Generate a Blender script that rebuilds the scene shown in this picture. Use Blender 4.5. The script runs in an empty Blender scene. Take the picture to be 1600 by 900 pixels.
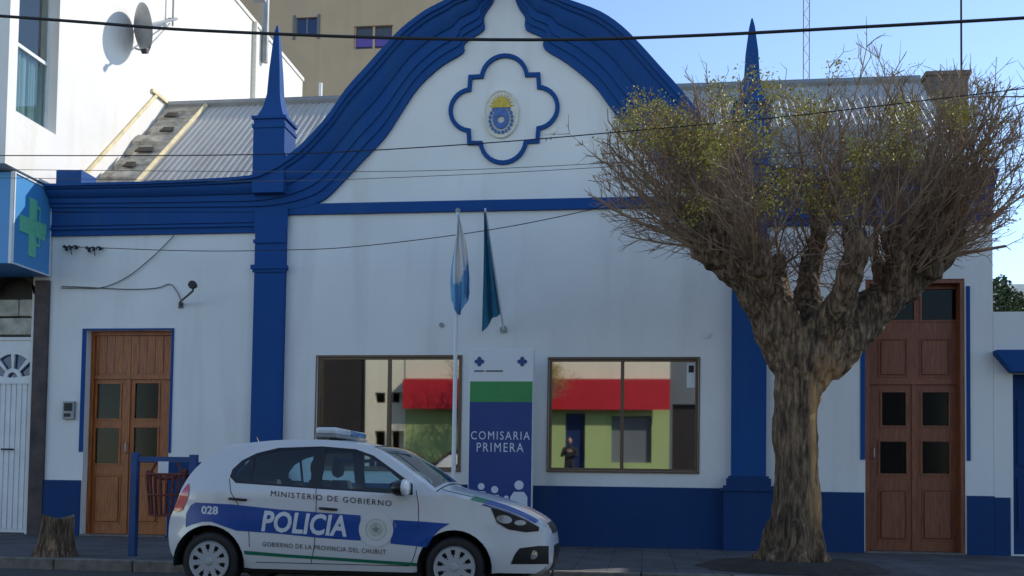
import bpy, bmesh, math, random
from mathutils import Vector, Matrix, noise
from mathutils.geometry import tessellate_polygon, delaunay_2d_cdt
random.seed(7)
R = math.radians
scene = bpy.context.scene
C = scene.collection

# ---------------------------------------------------------------- camera
F = 1600.0                      # focal length in photo pixels (1600 wide)
CAM = Vector((0.0, -16.4, 1.10))
PP = (800.0, 690.0)
yaw, pitch, roll = R(7.3), R(2.4), R(0.83)
f0 = Vector((-math.sin(yaw)*math.cos(pitch), math.cos(yaw)*math.cos(pitch), math.sin(pitch)))
r0 = Vector((math.cos(yaw), math.sin(yaw), 0))
u0 = r0.cross(f0)
cu = u0*math.cos(roll) - r0*math.sin(roll)
cr = r0*math.cos(roll) + u0*math.sin(roll)
cam_d = bpy.data.cameras.new('camera')
cam = bpy.data.objects.new('camera', cam_d); C.objects.link(cam)
cam.matrix_world = Matrix(((cr.x, cu.x, -f0.x, CAM.x), (cr.y, cu.y, -f0.y, CAM.y), (cr.z, cu.z, -f0.z, CAM.z), (0, 0, 0, 1)))
cam_d.sensor_width = 36; cam_d.lens = 36*F/1600
cam_d.shift_y = (PP[1]-450)/1600
cam_d.clip_end = 2000
scene.camera = cam

def ray(px, py): return f0 + cr*((px-PP[0])/F) + cu*((PP[1]-py)/F)
def P(px, py, Y=0.0):           # photo measurement -> point on the plane at depth Y
    d = ray(px, py); return CAM + d*((Y-CAM.y)/d.y)
def PX(px, py, X):
    d = ray(px, py); return CAM + d*((X-CAM.x)/d.x)
def xz(px, py, Y=0.0):
    p = P(px, py, Y); return (p.x, p.z)
def rect(x0, y0, x1, y1, Y=0.0):  # upright rectangle measured by its four sides
    xm, ym = (x0+x1)/2, (y0+y1)/2
    return (P(x0, ym, Y).x, P(xm, y1, Y).z, P(x1, ym, Y).x, P(xm, y0, Y).z)

# ---------------------------------------------------------------- materials
def mat(name, col, rough=0.7, var=0.0, scale=3.0, bump=0.0, bscale=40.0, metal=0.0, spec=0.5, stretch=None, col2=None, coat=0.0, detail=4.0):
    m = bpy.data.materials.new(name); m.use_nodes = True
    nt = m.node_tree; b = nt.nodes['Principled BSDF']
    b.inputs['Base Color'].default_value = (*col, 1); b.inputs['Roughness'].default_value = rough
    b.inputs['Metallic'].default_value = metal; b.inputs['Specular IOR Level'].default_value = spec
    b.inputs['Coat Weight'].default_value = coat
    tc = nt.nodes.new('ShaderNodeTexCoord'); mp = nt.nodes.new('ShaderNodeMapping')
    nt.links.new(tc.outputs['Object'], mp.inputs['Vector'])
    if stretch: mp.inputs['Scale'].default_value = stretch
    if var > 0 or col2:
        n = nt.nodes.new('ShaderNodeTexNoise'); n.inputs['Scale'].default_value = scale; n.inputs['Detail'].default_value = detail
        n.inputs['Roughness'].default_value = 0.62
        nt.links.new(mp.outputs['Vector'], n.inputs['Vector'])
        rp = nt.nodes.new('ShaderNodeValToRGB')
        c2 = col2 if col2 else tuple(c*(1-var) for c in col)
        c1 = col if col2 else tuple(min(1, c*(1+var*0.5)) for c in col)
        rp.color_ramp.elements[0].position = 0.3; rp.color_ramp.elements[1].position = 0.68
        rp.color_ramp.elements[0].color = (*c2, 1); rp.color_ramp.elements[1].color = (*c1, 1)
        nt.links.new(n.outputs['Fac'], rp.inputs['Fac']); nt.links.new(rp.outputs['Color'], b.inputs['Base Color'])
    if bump > 0:
        n2 = nt.nodes.new('ShaderNodeTexNoise'); n2.inputs['Scale'].default_value = bscale; n2.inputs['Detail'].default_value = 5
        nt.links.new(mp.outputs['Vector'], n2.inputs['Vector'])
        bp = nt.nodes.new('ShaderNodeBump'); bp.inputs['Strength'].default_value = bump; bp.inputs['Distance'].default_value = 0.02
        nt.links.new(n2.outputs['Fac'], bp.inputs['Height']); nt.links.new(bp.outputs['Normal'], b.inputs['Normal'])
    return m

def plaster(name, col, dirt, damp=None):
    """painted render: broad unevenness, fine grain, vertical streaks and small chips"""
    m = mat(name, col, 0.85, bump=0.22, bscale=9)
    nt = m.node_tree; b = nt.nodes['Principled BSDF']
    tc = nt.nodes.new('ShaderNodeTexCoord')
    def nz(scale, st, lo, hi, det=5):
        mp = nt.nodes.new('ShaderNodeMapping'); mp.inputs['Scale'].default_value = st
        nt.links.new(tc.outputs['Object'], mp.inputs['Vector'])
        n = nt.nodes.new('ShaderNodeTexNoise'); n.inputs['Scale'].default_value = scale; n.inputs['Detail'].default_value = det
        nt.links.new(mp.outputs['Vector'], n.inputs['Vector'])
        r = nt.nodes.new('ShaderNodeMapRange'); r.inputs['From Min'].default_value = lo; r.inputs['From Max'].default_value = hi
        nt.links.new(n.outputs['Fac'], r.inputs['Value']); return r.outputs['Result']
    a = nz(0.7, (1, 1, 1), 0.3, 0.7); s = nz(2.2, (1, 1, 0.12), 0.52, 0.8); g = nz(26, (1, 1, 1), 0.62, 0.8)
    def mixc(fac, A, B):
        x = nt.nodes.new('ShaderNodeMix'); x.data_type = 'RGBA'
        nt.links.new(fac, x.inputs['Factor'])
        if isinstance(A, tuple): x.inputs['A'].default_value = (*A, 1)
        else: nt.links.new(A, x.inputs['A'])
        x.inputs['B'].default_value = (*B, 1); return x.outputs['Result']
    c = mixc(a, col, tuple(k*0.9 for k in col))
    mu = nt.nodes.new('ShaderNodeMath'); mu.operation = 'MULTIPLY'; mu.inputs[1].default_value = 0.65
    nt.links.new(s, mu.inputs[0]); c = mixc(mu.outputs[0], c, dirt)
    mu = nt.nodes.new('ShaderNodeMath'); mu.operation = 'MULTIPLY'; mu.inputs[1].default_value = 0.3
    nt.links.new(g, mu.inputs[0]); c = mixc(mu.outputs[0], c, dirt)
    nt.links.new(c, b.inputs['Base Color'])
    return m

M = {}
M['white_wall'] = plaster('white_wall', (0.80, 0.80, 0.77), (0.60, 0.58, 0.53))
M['side_white'] = plaster('side_white', (0.80, 0.78, 0.74), (0.66, 0.61, 0.50))
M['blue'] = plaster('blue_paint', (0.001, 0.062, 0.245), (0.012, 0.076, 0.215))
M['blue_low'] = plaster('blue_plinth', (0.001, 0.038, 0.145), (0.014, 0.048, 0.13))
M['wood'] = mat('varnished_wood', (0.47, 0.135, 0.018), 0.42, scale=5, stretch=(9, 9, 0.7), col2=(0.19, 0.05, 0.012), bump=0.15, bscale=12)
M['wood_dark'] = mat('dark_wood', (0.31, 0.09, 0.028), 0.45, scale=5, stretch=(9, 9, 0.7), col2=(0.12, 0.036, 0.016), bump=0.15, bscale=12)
M['frame_brown'] = mat('brown_aluminium', (0.14, 0.095, 0.06), 0.4, metal=0.4)
M['concrete'] = mat('pavement_tiles', (0.17, 0.165, 0.17), 0.9, var=0.35, scale=2.0, bump=0.3, bscale=30)
M['kerb'] = mat('kerb_concrete', (0.19, 0.17, 0.14), 0.9, var=0.4, scale=6, bump=0.4, bscale=25)
M['asphalt'] = mat('asphalt', (0.06, 0.058, 0.055), 0.92, var=0.4, scale=14, bump=0.5, bscale=120)
M['earth'] = mat('earth', (0.045, 0.034, 0.025), 0.95, var=0.4, scale=6, bump=0.6, bscale=20)
M['roof_metal'] = mat('corrugated_zinc', (0.47, 0.47, 0.45), 0.5, scale=1.2, stretch=(3, 0.6, 0.6), col2=(0.36, 0.34, 0.31), metal=0.1)
M['old_roof'] = mat('weathered_boards', (0.56, 0.51, 0.41), 0.85, scale=5, col2=(0.22, 0.19, 0.15), bump=0.4, bscale=15)
M['cream_board'] = mat('cream_board', (0.75, 0.62, 0.36), 0.7, var=0.25, scale=5)
M['beige'] = plaster('beige_render', (0.52, 0.39, 0.25), (0.40, 0.32, 0.22))
M['purple'] = mat('violet_shutter', (0.11, 0.07, 0.34), 0.6, var=0.2, stretch=(1, 1, 14))
M['navy_glass'] = mat('navy_glass', (0.02, 0.04, 0.12), 0.12)
M['grey_glass'] = mat('dull_glass', (0.06, 0.07, 0.08), 0.1)
M['steel'] = mat('steel', (0.45, 0.45, 0.44), 0.45, metal=0.7)
M['grey_metal'] = mat('grey_metal', (0.28, 0.29, 0.29), 0.5, metal=0.3, var=0.2)
M['black'] = mat('black_rubber', (0.012, 0.012, 0.013), 0.6)
M['cable'] = mat('cable_black', (0.015, 0.015, 0.016), 0.7)
M['cable_grey'] = mat('cable_grey', (0.12, 0.12, 0.12), 0.7)
M['white_metal'] = mat('white_enamel', (0.72, 0.73, 0.72), 0.45, var=0.1, scale=4)
M['white_sign'] = mat('white_sign', (0.72, 0.74, 0.74), 0.4)
M['sign_blue'] = mat('sign_blue', (0.004, 0.045, 0.215), 0.4, var=0.12, scale=2)
M['sign_green'] = mat('sign_green', (0.03, 0.27, 0.07), 0.4, var=0.12, scale=2)
M['sign_ink'] = mat('sign_ink', (0.02, 0.06, 0.2), 0.5)
M['light_letter'] = mat('pale_lettering', (0.62, 0.68, 0.76), 0.5)
M['ph_blue'] = mat('sign_panel_blue', (0.06, 0.27, 0.56), 0.35)
M['ph_green'] = mat('sign_cross_green', (0.17, 0.55, 0.33), 0.35)
M['stone_dark'] = mat('brown_stone', (0.085, 0.062, 0.058), 0.8, var=0.5, scale=3, bump=0.5, bscale=14)
M['stone_light'] = mat('rough_limestone', (0.50, 0.47, 0.38), 0.9, var=0.35, scale=5, bump=0.9, bscale=10)
M['curtain'] = mat('teal_curtain', (0.30, 0.42, 0.40), 0.9, scale=6, stretch=(1, 5, 0.1), col2=(0.17, 0.26, 0.26))
M['gold'] = mat('gold_paint', (0.62, 0.44, 0.05), 0.55, var=0.3, scale=20)
M['crest_blue'] = mat('crest_blue', (0.07, 0.16, 0.42), 0.6, var=0.5, scale=28)
M['crest_cream'] = mat('crest_cream', (0.70, 0.68, 0.58), 0.7, var=0.15, scale=14)
M['flag_white'] = mat('flag_white', (0.75, 0.72, 0.68), 0.85, var=0.1)
M['flag_sky'] = mat('flag_sky_blue', (0.17, 0.40, 0.62), 0.85, var=0.15)
M['flag_blue'] = mat('flag_teal_blue', (0.025, 0.19, 0.32), 0.85, col2=(0.015, 0.12, 0.22), scale=5)
M['pole_white'] = mat('white_pole', (0.70, 0.72, 0.73), 0.4)
M['car_white'] = mat('car_white', (0.66, 0.67, 0.66), 0.28, coat=0.6)
M['car_grey'] = mat('car_grey', (0.20, 0.21, 0.23), 0.28, coat=0.6, metal=0.3)
M['car_black'] = mat('car_black_trim', (0.012, 0.012, 0.014), 0.35)
M['car_matt'] = mat('car_underside', (0.01, 0.01, 0.01), 0.9)
M['car_blue'] = mat('car_blue_decal', (0.006, 0.065, 0.30), 0.32)
M['car_green'] = mat('car_green_decal', (0.01, 0.16, 0.09), 0.35)
M['car_letter'] = mat('car_white_letter', (0.66, 0.70, 0.74), 0.35)
M['car_pale'] = mat('seal_pale', (0.5, 0.55, 0.45), 0.5, var=0.3, scale=60)
M['hub'] = mat('wheel_cover', (0.40, 0.41, 0.42), 0.4, metal=0.1)
M['seat'] = mat('seat_fabric', (0.03, 0.032, 0.038), 0.9)
M['red_lens'] = mat('red_lens', (0.62, 0.012, 0.03), 0.2, coat=1)
M['lamp_lens'] = mat('headlamp_chrome', (0.55, 0.6, 0.66), 0.12, metal=0.8)
M['clear'] = mat('lightbar_clear', (0.62, 0.66, 0.68), 0.12, coat=1)
M['lens_blue'] = mat('lightbar_blue', (0.05, 0.16, 0.36), 0.12, coat=1)
M['leaf'] = mat('young_leaf', (0.50, 0.41, 0.06), 0.7, scale=3, col2=(0.31, 0.27, 0.04))
M['leaf'].node_tree.nodes['Principled BSDF'].inputs['Subsurface Weight'].default_value = 0.0
M['bush'] = mat('bush_leaf', (0.05, 0.08, 0.025), 0.7, var=0.5, scale=6)
M['twig'] = mat('twig', (0.29, 0.19, 0.115), 0.85, var=0.45, scale=5)
M['rust'] = mat('rusty_red_paint', (0.19, 0.05, 0.035), 0.8, var=0.5, scale=12)
M['bin_blue'] = mat('bin_blue', (0.012, 0.06, 0.2), 0.55, var=0.25)
M['shop_red'] = mat('red_awning', (0.50, 0.012, 0.022), 0.6, var=0.1)
M['shop_green'] = plaster('lime_wall', (0.40, 0.50, 0.20), (0.22, 0.34, 0.10))
M['shop_cream'] = plaster('cream_wall', (0.75, 0.70, 0.52), (0.6, 0.54, 0.38))
M['shop_grey'] = plaster('grey_wall', (0.16, 0.18, 0.19), (0.12, 0.13, 0.14))
M['dark_gate'] = mat('dark_gate', (0.025, 0.018, 0.014), 0.6, var=0.3)
M['room'] = mat('dim_room', (0.11, 0.10, 0.09), 0.9)
M['skin'] = mat('skin', (0.42, 0.22, 0.14), 0.6)
M['hair'] = mat('hair', (0.02, 0.014, 0.01), 0.7)
M['coat'] = mat('dark_jacket', (0.02, 0.022, 0.028), 0.9)
M['paper'] = mat('paper', (0.72, 0.74, 0.74), 0.8)

M['brick'] = mat('chimney_brick', (0.17, 0.135, 0.115), 0.9, var=0.4, scale=9, bump=0.4)
M['litter'] = mat('dry_leaf', (0.30, 0.20, 0.09), 0.8, var=0.5, scale=30)
def bark(name):
    m = mat(name, (0.17, 0.125, 0.085), 0.95)
    nt = m.node_tree; b = nt.nodes['Principled BSDF']
    tc = nt.nodes.new('ShaderNodeTexCoord')
    mp = nt.nodes.new('ShaderNodeMapping'); mp.inputs['Scale'].default_value = (1, 1, 0.16); nt.links.new(tc.outputs['Object'], mp.inputs['Vector'])
    n1 = nt.nodes.new('ShaderNodeTexNoise'); n1.inputs['Scale'].default_value = 24; n1.inputs['Detail'].default_value = 6; n1.inputs['Roughness'].default_value = 0.65
    nt.links.new(mp.outputs['Vector'], n1.inputs['Vector'])
    n2 = nt.nodes.new('ShaderNodeTexNoise'); n2.inputs['Scale'].default_value = 2.2; n2.inputs['Detail'].default_value = 4
    nt.links.new(tc.outputs['Object'], n2.inputs['Vector'])
    rp = nt.nodes.new('ShaderNodeValToRGB'); e = rp.color_ramp.elements
    e[0].position = 0.34; e[0].color = (0.030, 0.022, 0.016, 1); e[1].position = 0.70; e[1].color = (0.44, 0.31, 0.19, 1)
    k = e.new(0.5); k.color = (0.155, 0.105, 0.068, 1)
    nt.links.new(n1.outputs['Fac'], rp.inputs['Fac'])
    mx = nt.nodes.new('ShaderNodeMix'); mx.data_type = 'RGBA'; mx.blend_type = 'MULTIPLY'
    r2 = nt.nodes.new('ShaderNodeValToRGB'); q = r2.color_ramp.elements
    q[0].position = 0.35; q[0].color = (0.62, 0.60, 0.52, 1); q[1].position = 0.62; q[1].color = (1.1, 1.0, 0.9, 1)
    nt.links.new(n2.outputs['Fac'], r2.inputs['Fac'])
    mx.inputs['Factor'].default_value = 1
    nt.links.new(rp.outputs['Color'], mx.inputs['A']); nt.links.new(r2.outputs['Color'], mx.inputs['B'])
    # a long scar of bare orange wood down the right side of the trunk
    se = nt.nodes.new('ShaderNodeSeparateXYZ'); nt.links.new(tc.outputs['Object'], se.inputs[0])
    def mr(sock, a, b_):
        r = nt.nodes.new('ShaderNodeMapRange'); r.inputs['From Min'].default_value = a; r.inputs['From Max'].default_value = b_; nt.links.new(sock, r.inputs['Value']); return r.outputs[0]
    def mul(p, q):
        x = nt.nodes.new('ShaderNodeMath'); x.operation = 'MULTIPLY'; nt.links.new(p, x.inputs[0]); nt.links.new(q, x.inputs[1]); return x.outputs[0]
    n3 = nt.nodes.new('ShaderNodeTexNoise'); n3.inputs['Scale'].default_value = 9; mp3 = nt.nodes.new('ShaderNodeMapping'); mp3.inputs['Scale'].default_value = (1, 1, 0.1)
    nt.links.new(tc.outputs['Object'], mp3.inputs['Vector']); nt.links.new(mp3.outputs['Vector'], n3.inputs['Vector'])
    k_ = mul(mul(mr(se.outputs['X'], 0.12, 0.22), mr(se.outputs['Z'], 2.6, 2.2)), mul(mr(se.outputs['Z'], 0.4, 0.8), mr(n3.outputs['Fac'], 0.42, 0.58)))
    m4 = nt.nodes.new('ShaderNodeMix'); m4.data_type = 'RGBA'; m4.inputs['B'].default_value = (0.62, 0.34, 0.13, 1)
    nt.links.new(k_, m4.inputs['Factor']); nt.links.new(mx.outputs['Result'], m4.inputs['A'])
    nt.links.new(m4.outputs['Result'], b.inputs['Base Color'])
    bp = nt.nodes.new('ShaderNodeBump'); bp.inputs['Strength'].default_value = 1.0; bp.inputs['Distance'].default_value = 0.05
    nt.links.new(n1.outputs['Fac'], bp.inputs['Height']); nt.links.new(bp.outputs['Normal'], b.inputs['Normal'])
    return m
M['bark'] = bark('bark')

def tiles(name):
    m = mat(name, (0.2, 0.195, 0.2), 0.85)
    nt = m.node_tree; b = nt.nodes['Principled BSDF']
    tc = nt.nodes.new('ShaderNodeTexCoord')
    br = nt.nodes.new('ShaderNodeTexBrick'); br.offset = 0.0; br.inputs['Scale'].default_value = 1
    br.inputs['Brick Width'].default_value = 0.4; br.inputs['Row Height'].default_value = 0.4; br.inputs['Mortar Size'].default_value = 0.008
    br.inputs['Color1'].default_value = (0.10, 0.098, 0.105, 1); br.inputs['Color2'].default_value = (0.13, 0.125, 0.13, 1); br.inputs['Mortar'].default_value = (0.05, 0.048, 0.047, 1)
    nt.links.new(tc.outputs['Object'], br.inputs['Vector'])
    n = nt.nodes.new('ShaderNodeTexNoise'); n.inputs['Scale'].default_value = 1.6; n.inputs['Detail'].default_value = 6
    nt.links.new(tc.outputs['Object'], n.inputs['Vector'])
    mx = nt.nodes.new('ShaderNodeMix'); mx.data_type = 'RGBA'; mx.blend_type = 'MULTIPLY'; mx.inputs['Factor'].default_value = 1
    r2 = nt.nodes.new('ShaderNodeValToRGB'); q = r2.color_ramp.elements
    q[0].position = 0.3; q[0].color = (0.5, 0.48, 0.45, 1); q[1].position = 0.7; q[1].color = (1, 1, 1, 1)
    nt.links.new(n.outputs['Fac'], r2.inputs['Fac']); nt.links.new(br.outputs['Color'], mx.inputs['A']); nt.links.new(r2.outputs['Color'], mx.inputs['B'])
    nt.links.new(mx.outputs['Result'], b.inputs['Base Color'])
    return m
M['tiles'] = tiles('worn_pavement_tiles')

def glass(name, refl, tint, rough=0.02):
    """thin glazing: part mirror (sun-control film), the rest lets tinted light through"""
    m = bpy.data.materials.new(name); m.use_nodes = True; nt = m.node_tree
    for n in list(nt.nodes): nt.nodes.remove(n)
    o = nt.nodes.new('ShaderNodeOutputMaterial'); g = nt.nodes.new('ShaderNodeBsdfGlossy'); t = nt.nodes.new('ShaderNodeBsdfTransparent')
    mx = nt.nodes.new('ShaderNodeMixShader'); fr = nt.nodes.new('ShaderNodeMath'); fr.operation = 'MULTIPLY_ADD'; fr.inputs[1].default_value = 0.75; fr.inputs[2].default_value = 0.03
    lw = nt.nodes.new('ShaderNodeLayerWeight'); lw.inputs['Blend'].default_value = 0.5; pw = nt.nodes.new('ShaderNodeMath'); pw.operation = 'POWER'; pw.inputs[1].default_value = 4.0
    nt.links.new(lw.outputs['Facing'], pw.inputs[0]); nt.links.new(pw.outputs[0], fr.inputs[0])
    ad = nt.nodes.new('ShaderNodeMath'); ad.operation = 'ADD'; ad.use_clamp = True; ad.inputs[1].default_value = refl
    nt.links.new(fr.outputs[0], ad.inputs[0]); nt.links.new(ad.outputs[0], mx.inputs[0])
    g.inputs['Roughness'].default_value = rough; g.inputs['Color'].default_value = (0.95, 0.95, 0.95, 1)
    t.inputs['Color'].default_value = (*tint, 1)
    nt.links.new(t.outputs[0], mx.inputs[1]); nt.links.new(g.outputs[0], mx.inputs[2]); nt.links.new(mx.outputs[0], o.inputs[0])
    return m
M['film_glass'] = glass('film_glass', 0.42, (0.35, 0.36, 0.33))
M['door_glass'] = glass('door_glass', -0.015, (0.30, 0.33, 0.28), 0.12)
M['clear_glass'] = glass('clear_glass', 0.0, (0.85, 0.9, 0.9))
M['car_glass'] = glass('car_glass', 0.03, (0.62, 0.80, 0.84))
M['wind_glass'] = glass('windscreen_glass', 0.16, (0.62, 0.70, 0.68))

# ---------------------------------------------------------------- builders
def obj(name, bm, m, parent=None, smooth=None, shift=True):
    """links a bmesh built in world coordinates as one mesh object"""
    bmesh.ops.recalc_face_normals(bm, faces=bm.faces[:])
    if parent is not None:
        L = Vector(parent.get('_base', (0, 0, 0)))
    else:
        xs = [v.co for v in bm.verts]
        L = Vector(((min(v.x for v in xs)+max(v.x for v in xs))/2, (min(v.y for v in xs)+max(v.y for v in xs))/2, min(v.z for v in xs))) if shift else Vector((0, 0, 0))
    for v in bm.verts: v.co -= L
    me = bpy.data.meshes.new(name); bm.to_mesh(me); bm.free()
    me.materials.append(m)
    o = bpy.data.objects.new(name, me); C.objects.link(o)
    if parent is not None:
        o.parent = parent
    else:
        o.location = L
    o['_base'] = tuple(L)
    if smooth is not None:
        me.polygons.foreach_set('use_smooth', [True]*len(me.polygons))
        if smooth < 180: me.set_sharp_from_angle(angle=R(smooth))
    return o
def thing(name, label, cat, loc, group=None):
    o = bpy.data.objects.new(name, None); C.objects.link(o); o.location = loc; o.empty_display_size = 0.2
    o['_base'] = tuple(loc); o['label'] = label; o['category'] = cat
    if group: o['group'] = group
    return o
def tag(o, label, cat, group=None):
    o['label'] = label; o['category'] = cat
    if group: o['group'] = group
    return o
def struct(o): o['kind'] = 'structure'; return o

def box(bm, x0, x1, y0, y1, z0, z1):
    vs = [bm.verts.new((x, y, z)) for z in (z0, z1) for y in (y0, y1) for x in (x0, x1)]
    for f in ((0, 1, 3, 2), (4, 6, 7, 5), (0, 4, 5, 1), (1, 5, 7, 3), (3, 7, 6, 2), (2, 6, 4, 0)): bm.faces.new([vs[i] for i in f])
def B(*a):
    bm = bmesh.new()
    for q in (a if isinstance(a[0], (tuple, list)) else (a,)): box(bm, *q)
    return bm
def bevel(bm, w=0.01, seg=2):
    bmesh.ops.recalc_face_normals(bm, faces=bm.faces[:])
    bmesh.ops.bevel(bm, geom=bm.edges[:], offset=w, segments=seg, affect='EDGES', profile=0.6); return bm
def conv(axis, a, b, d):
    return (a, d, b) if axis == 'Y' else ((d, a, b) if axis == 'X' else (a, b, d))
def prism(bm, loops, d0, d1, axis='Y'):
    loops = [list(l) for l in loops]
    tris = tessellate_polygon([[Vector((a, b, 0)) for a, b in l] for l in loops])
    flat = [p for l in loops for p in l]
    fr = [bm.verts.new(conv(axis, a, b, d0)) for a, b in flat]; bk = [bm.verts.new(conv(axis, a, b, d1)) for a, b in flat]
    for t in tris:
        try: bm.faces.new([fr[i] for i in t]); bm.faces.new([bk[i] for i in reversed(t)])
        except ValueError: pass
    k = 0
    for l in loops:
        n = len(l)
        for i in range(n):
            j = (i+1) % n
            bm.faces.new([fr[k+i], fr[k+j], bk[k+j], bk[k+i]])
        k += n
    return bm
def rl(x0, z0, x1, z1): return [(x0, z0), (x1, z0), (x1, z1), (x0, z1)]
def tube(bm, pts, rad, n=8, cap=True, jit=None):
    pts = [Vector(p) for p in pts]
    rads = rad if isinstance(rad, (list, tuple)) else [rad]*len(pts)
    rings = []; prev = None
    for i, p in enumerate(pts):
        d = (pts[min(i+1, len(pts)-1)] - pts[max(i-1, 0)])
        if d.length < 1e-9: d = Vector((0, 0, 1))
        d.normalize()
        if prev is None:
            a = Vector((0, 0, 1)) if abs(d.z) < 0.9 else Vector((1, 0, 0)); s = d.cross(a).normalized()
        else:
            s = (prev - d*prev.dot(d)); s = s.normalized() if s.length > 1e-6 else d.orthogonal().normalized()
        prev = s; t = d.cross(s)
        rings.append([bm.verts.new(p + (s*math.cos(2*math.pi*k/n) + t*math.sin(2*math.pi*k/n))*rads[i]) for k in range(n)])
    for a, b in zip(rings, rings[1:]):
        for k in range(n): bm.faces.new([a[k], a[(k+1) % n], b[(k+1) % n], b[k]])
    if cap and n > 2:
        bm.faces.new(list(reversed(rings[0]))); bm.faces.new(rings[-1])
    return bm
def T(pts, rad, n=8): return tube(bmesh.new(), pts, rad, n)
def lathe(bm, prof, c, axis='Y', n=32, cap=True):
    """prof: (radius, offset along axis)"""
    c = Vector(c); rings = []
    for r, h in prof:
        ring = []
        for k in range(n):
            a = 2*math.pi*k/n; q = (r*math.cos(a), r*math.sin(a))
            v = (q[0], h, q[1]) if axis == 'Y' else ((h, q[0], q[1]) if axis == 'X' else (q[0], q[1], h))
            ring.append(bm.verts.new(c+Vector(v)))
        rings.append(ring)
    for a, b in zip(rings, rings[1:]):
        for k in range(n): bm.faces.new([a[k], a[(k+1) % n], b[(k+1) % n], b[k]])
    if cap and prof[0][0] > 1e-5: bm.faces.new(rings[0])
    if cap and prof[-1][0] > 1e-5: bm.faces.new(rings[-1])
    bmesh.ops.remove_doubles(bm, verts=bm.verts[:], dist=1e-6)
    return bm
def text_geo(s, bold=0.0, shear=0.0, spacing=1.0):
    cu_ = bpy.data.curves.new('lettering', 'FONT'); cu_.body = s; cu_.size = 1; cu_.offset = bold; cu_.shear = shear
    cu_.space_character = spacing; cu_.resolution_u = 3
    o = bpy.data.objects.new('lettering', cu_); C.objects.link(o)
    bpy.context.view_layer.update()
    me = bpy.data.meshes.new_from_object(o.evaluated_get(bpy.context.evaluated_depsgraph_get()))
    vs = [(v.co.x, v.co.y) for v in me.vertices]; fs = [tuple(p.vertices) for p in me.polygons]
    bpy.data.objects.remove(o); bpy.data.curves.remove(cu_); bpy.data.meshes.remove(me)
    x0 = min(v[0] for v in vs); x1 = max(v[0] for v in vs); y0 = min(v[1] for v in vs); y1 = max(v[1] for v in vs)
    return [((a-x0)/(x1-x0), (b-y0)/(y1-y0)) for a, b in vs], fs
def text_flat(bm, s, x0, z0, x1, z1, y, **k):
    vs, fs = text_geo(s, **k)
    v = [bm.verts.new((x0+a*(x1-x0), y, z0+b*(z1-z0))) for a, b in vs]
    for f in fs:
        try: bm.faces.new([v[i] for i in f])
        except ValueError: pass
    return bm
def arc(cx, cz, r, a0, a1, n=12): return [(cx+r*math.cos(R(a0+(a1-a0)*i/n)), cz+r*math.sin(R(a0+(a1-a0)*i/n))) for i in range(n+1)]
# ================================================================ SETTING
SZ = 0.13                                # pavement height
KY = -4.85                               # kerb line on the station's side
OY = -17.6; OF = -21.0                   # kerb and building line across the street
struct(obj('ground', B(-400, 400, -400, 400, -0.6, -0.05), M['earth']))
struct(obj('road', B(-120, 120, OY, KY, -0.04, 0.0), M['asphalt'], shift=False))
struct(obj('pavement', B((-60, 60, KY+0.16, 0.0, -0.04, SZ)), M['tiles'], shift=False))
bmk = bmesh.new()
x = -40.0
while x < 40:                            # kerb stones with joints
    box(bmk, x, x+0.985, KY, KY+0.156, -0.04, SZ+0.004); x += 1.0
bevel(bmk, 0.012, 1); struct(obj('kerb', bmk, M['kerb'], shift=False))
struct(obj('pavement', B((-60, 60, OF, OY-0.16, -0.04, SZ)), M['tiles'], shift=False))
struct(obj('kerb', B((-60, 60, OY-0.157, OY, -0.04, SZ+0.004)), M['kerb'], shift=False))

# ================================================================ POLICE STATION
XL = P(76, 560).x; XR = P(1551, 420).x
ST = thing('police_station', 'white police station with a curved gable and royal blue mouldings behind the patrol car', 'police station', (P(787, 800).x, 0, SZ))
YO = -0.30
Opx = [(70,288),(160,286),(233,284),(320,280),(390,275),(420,263),(447,246),(480,218),(515,178),(541,140),(575,102),(602,72),(628,45),(662,19),(690,4),(704,-3),(712,-6),(722,-9),(732,-12),(742,-14),(752,-17),(762,-19),(772,-21)]
Ipx = [(70,331),(160,331),(233,331),(320,331),(400,331),(440,329),(478,322),(507,311),(535,284),(568,249),(602,213),(630,170),(655,134),(690,102),(723,82),(725,68),(738,58),(752,49),(757,42),(756,26),(762,14),(770,2),(774,-12)]
Opr = [(804,-21),(814,-19),(824,-17),(834,-14),(846,-12),(858,-9),(868,-6),(876,-3),(893,2),(938,19),(972,42),(1002,72),(1029,102),(1063,140),(1089,172),(1114,203),(1144,230),(1175,246),(1215,256),(1300,261),(1420,262),(1552,264)]
Ipr = [(802,-12),(806,2),(812,14),(820,26),(820,40),(824,47),(840,54),(849,60),(851,76),(886,98),(927,132),(950,162),(973,193),(1005,232),(1035,264),(1062,292),(1090,308),(1130,315),(1190,316),(1300,315),(1420,314),(1552,313)]
def smoothc(pts, it=1, keep=()):
    return pts
Lo = [xz(a, b, YO) for a, b in Opx]; Li = [xz(a, b, -0.06) for a, b in Ipx]
Ro = [xz(a, b, YO) for a, b in Opr]; Ri = [xz(a, b, -0.06) for a, b in Ipr]
Lo[0] = (XL, Lo[0][1]); Li[0] = (XL, Li[0][1]); Ro[-1] = (XR, Ro[-1][1]); Ri[-1] = (XR, Ri[-1][1])
def crs(pts, n):                          # Catmull-Rom refinement
    out = []
    for i in range(len(pts)-1):
        p0 = pts[max(i-1, 0)]; p1 = pts[i]; p2 = pts[i+1]; p3 = pts[min(i+2, len(pts)-1)]
        for k in range(n):
            t = k/n
            out.append(tuple(0.5*((2*p1[j]) + (-p0[j]+p2[j])*t + (2*p0[j]-5*p1[j]+4*p2[j]-p3[j])*t*t + (-p0[j]+3*p1[j]-3*p2[j]+p3[j])*t**3) for j in (0, 1)))
    out.append(pts[-1]); return out
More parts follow.
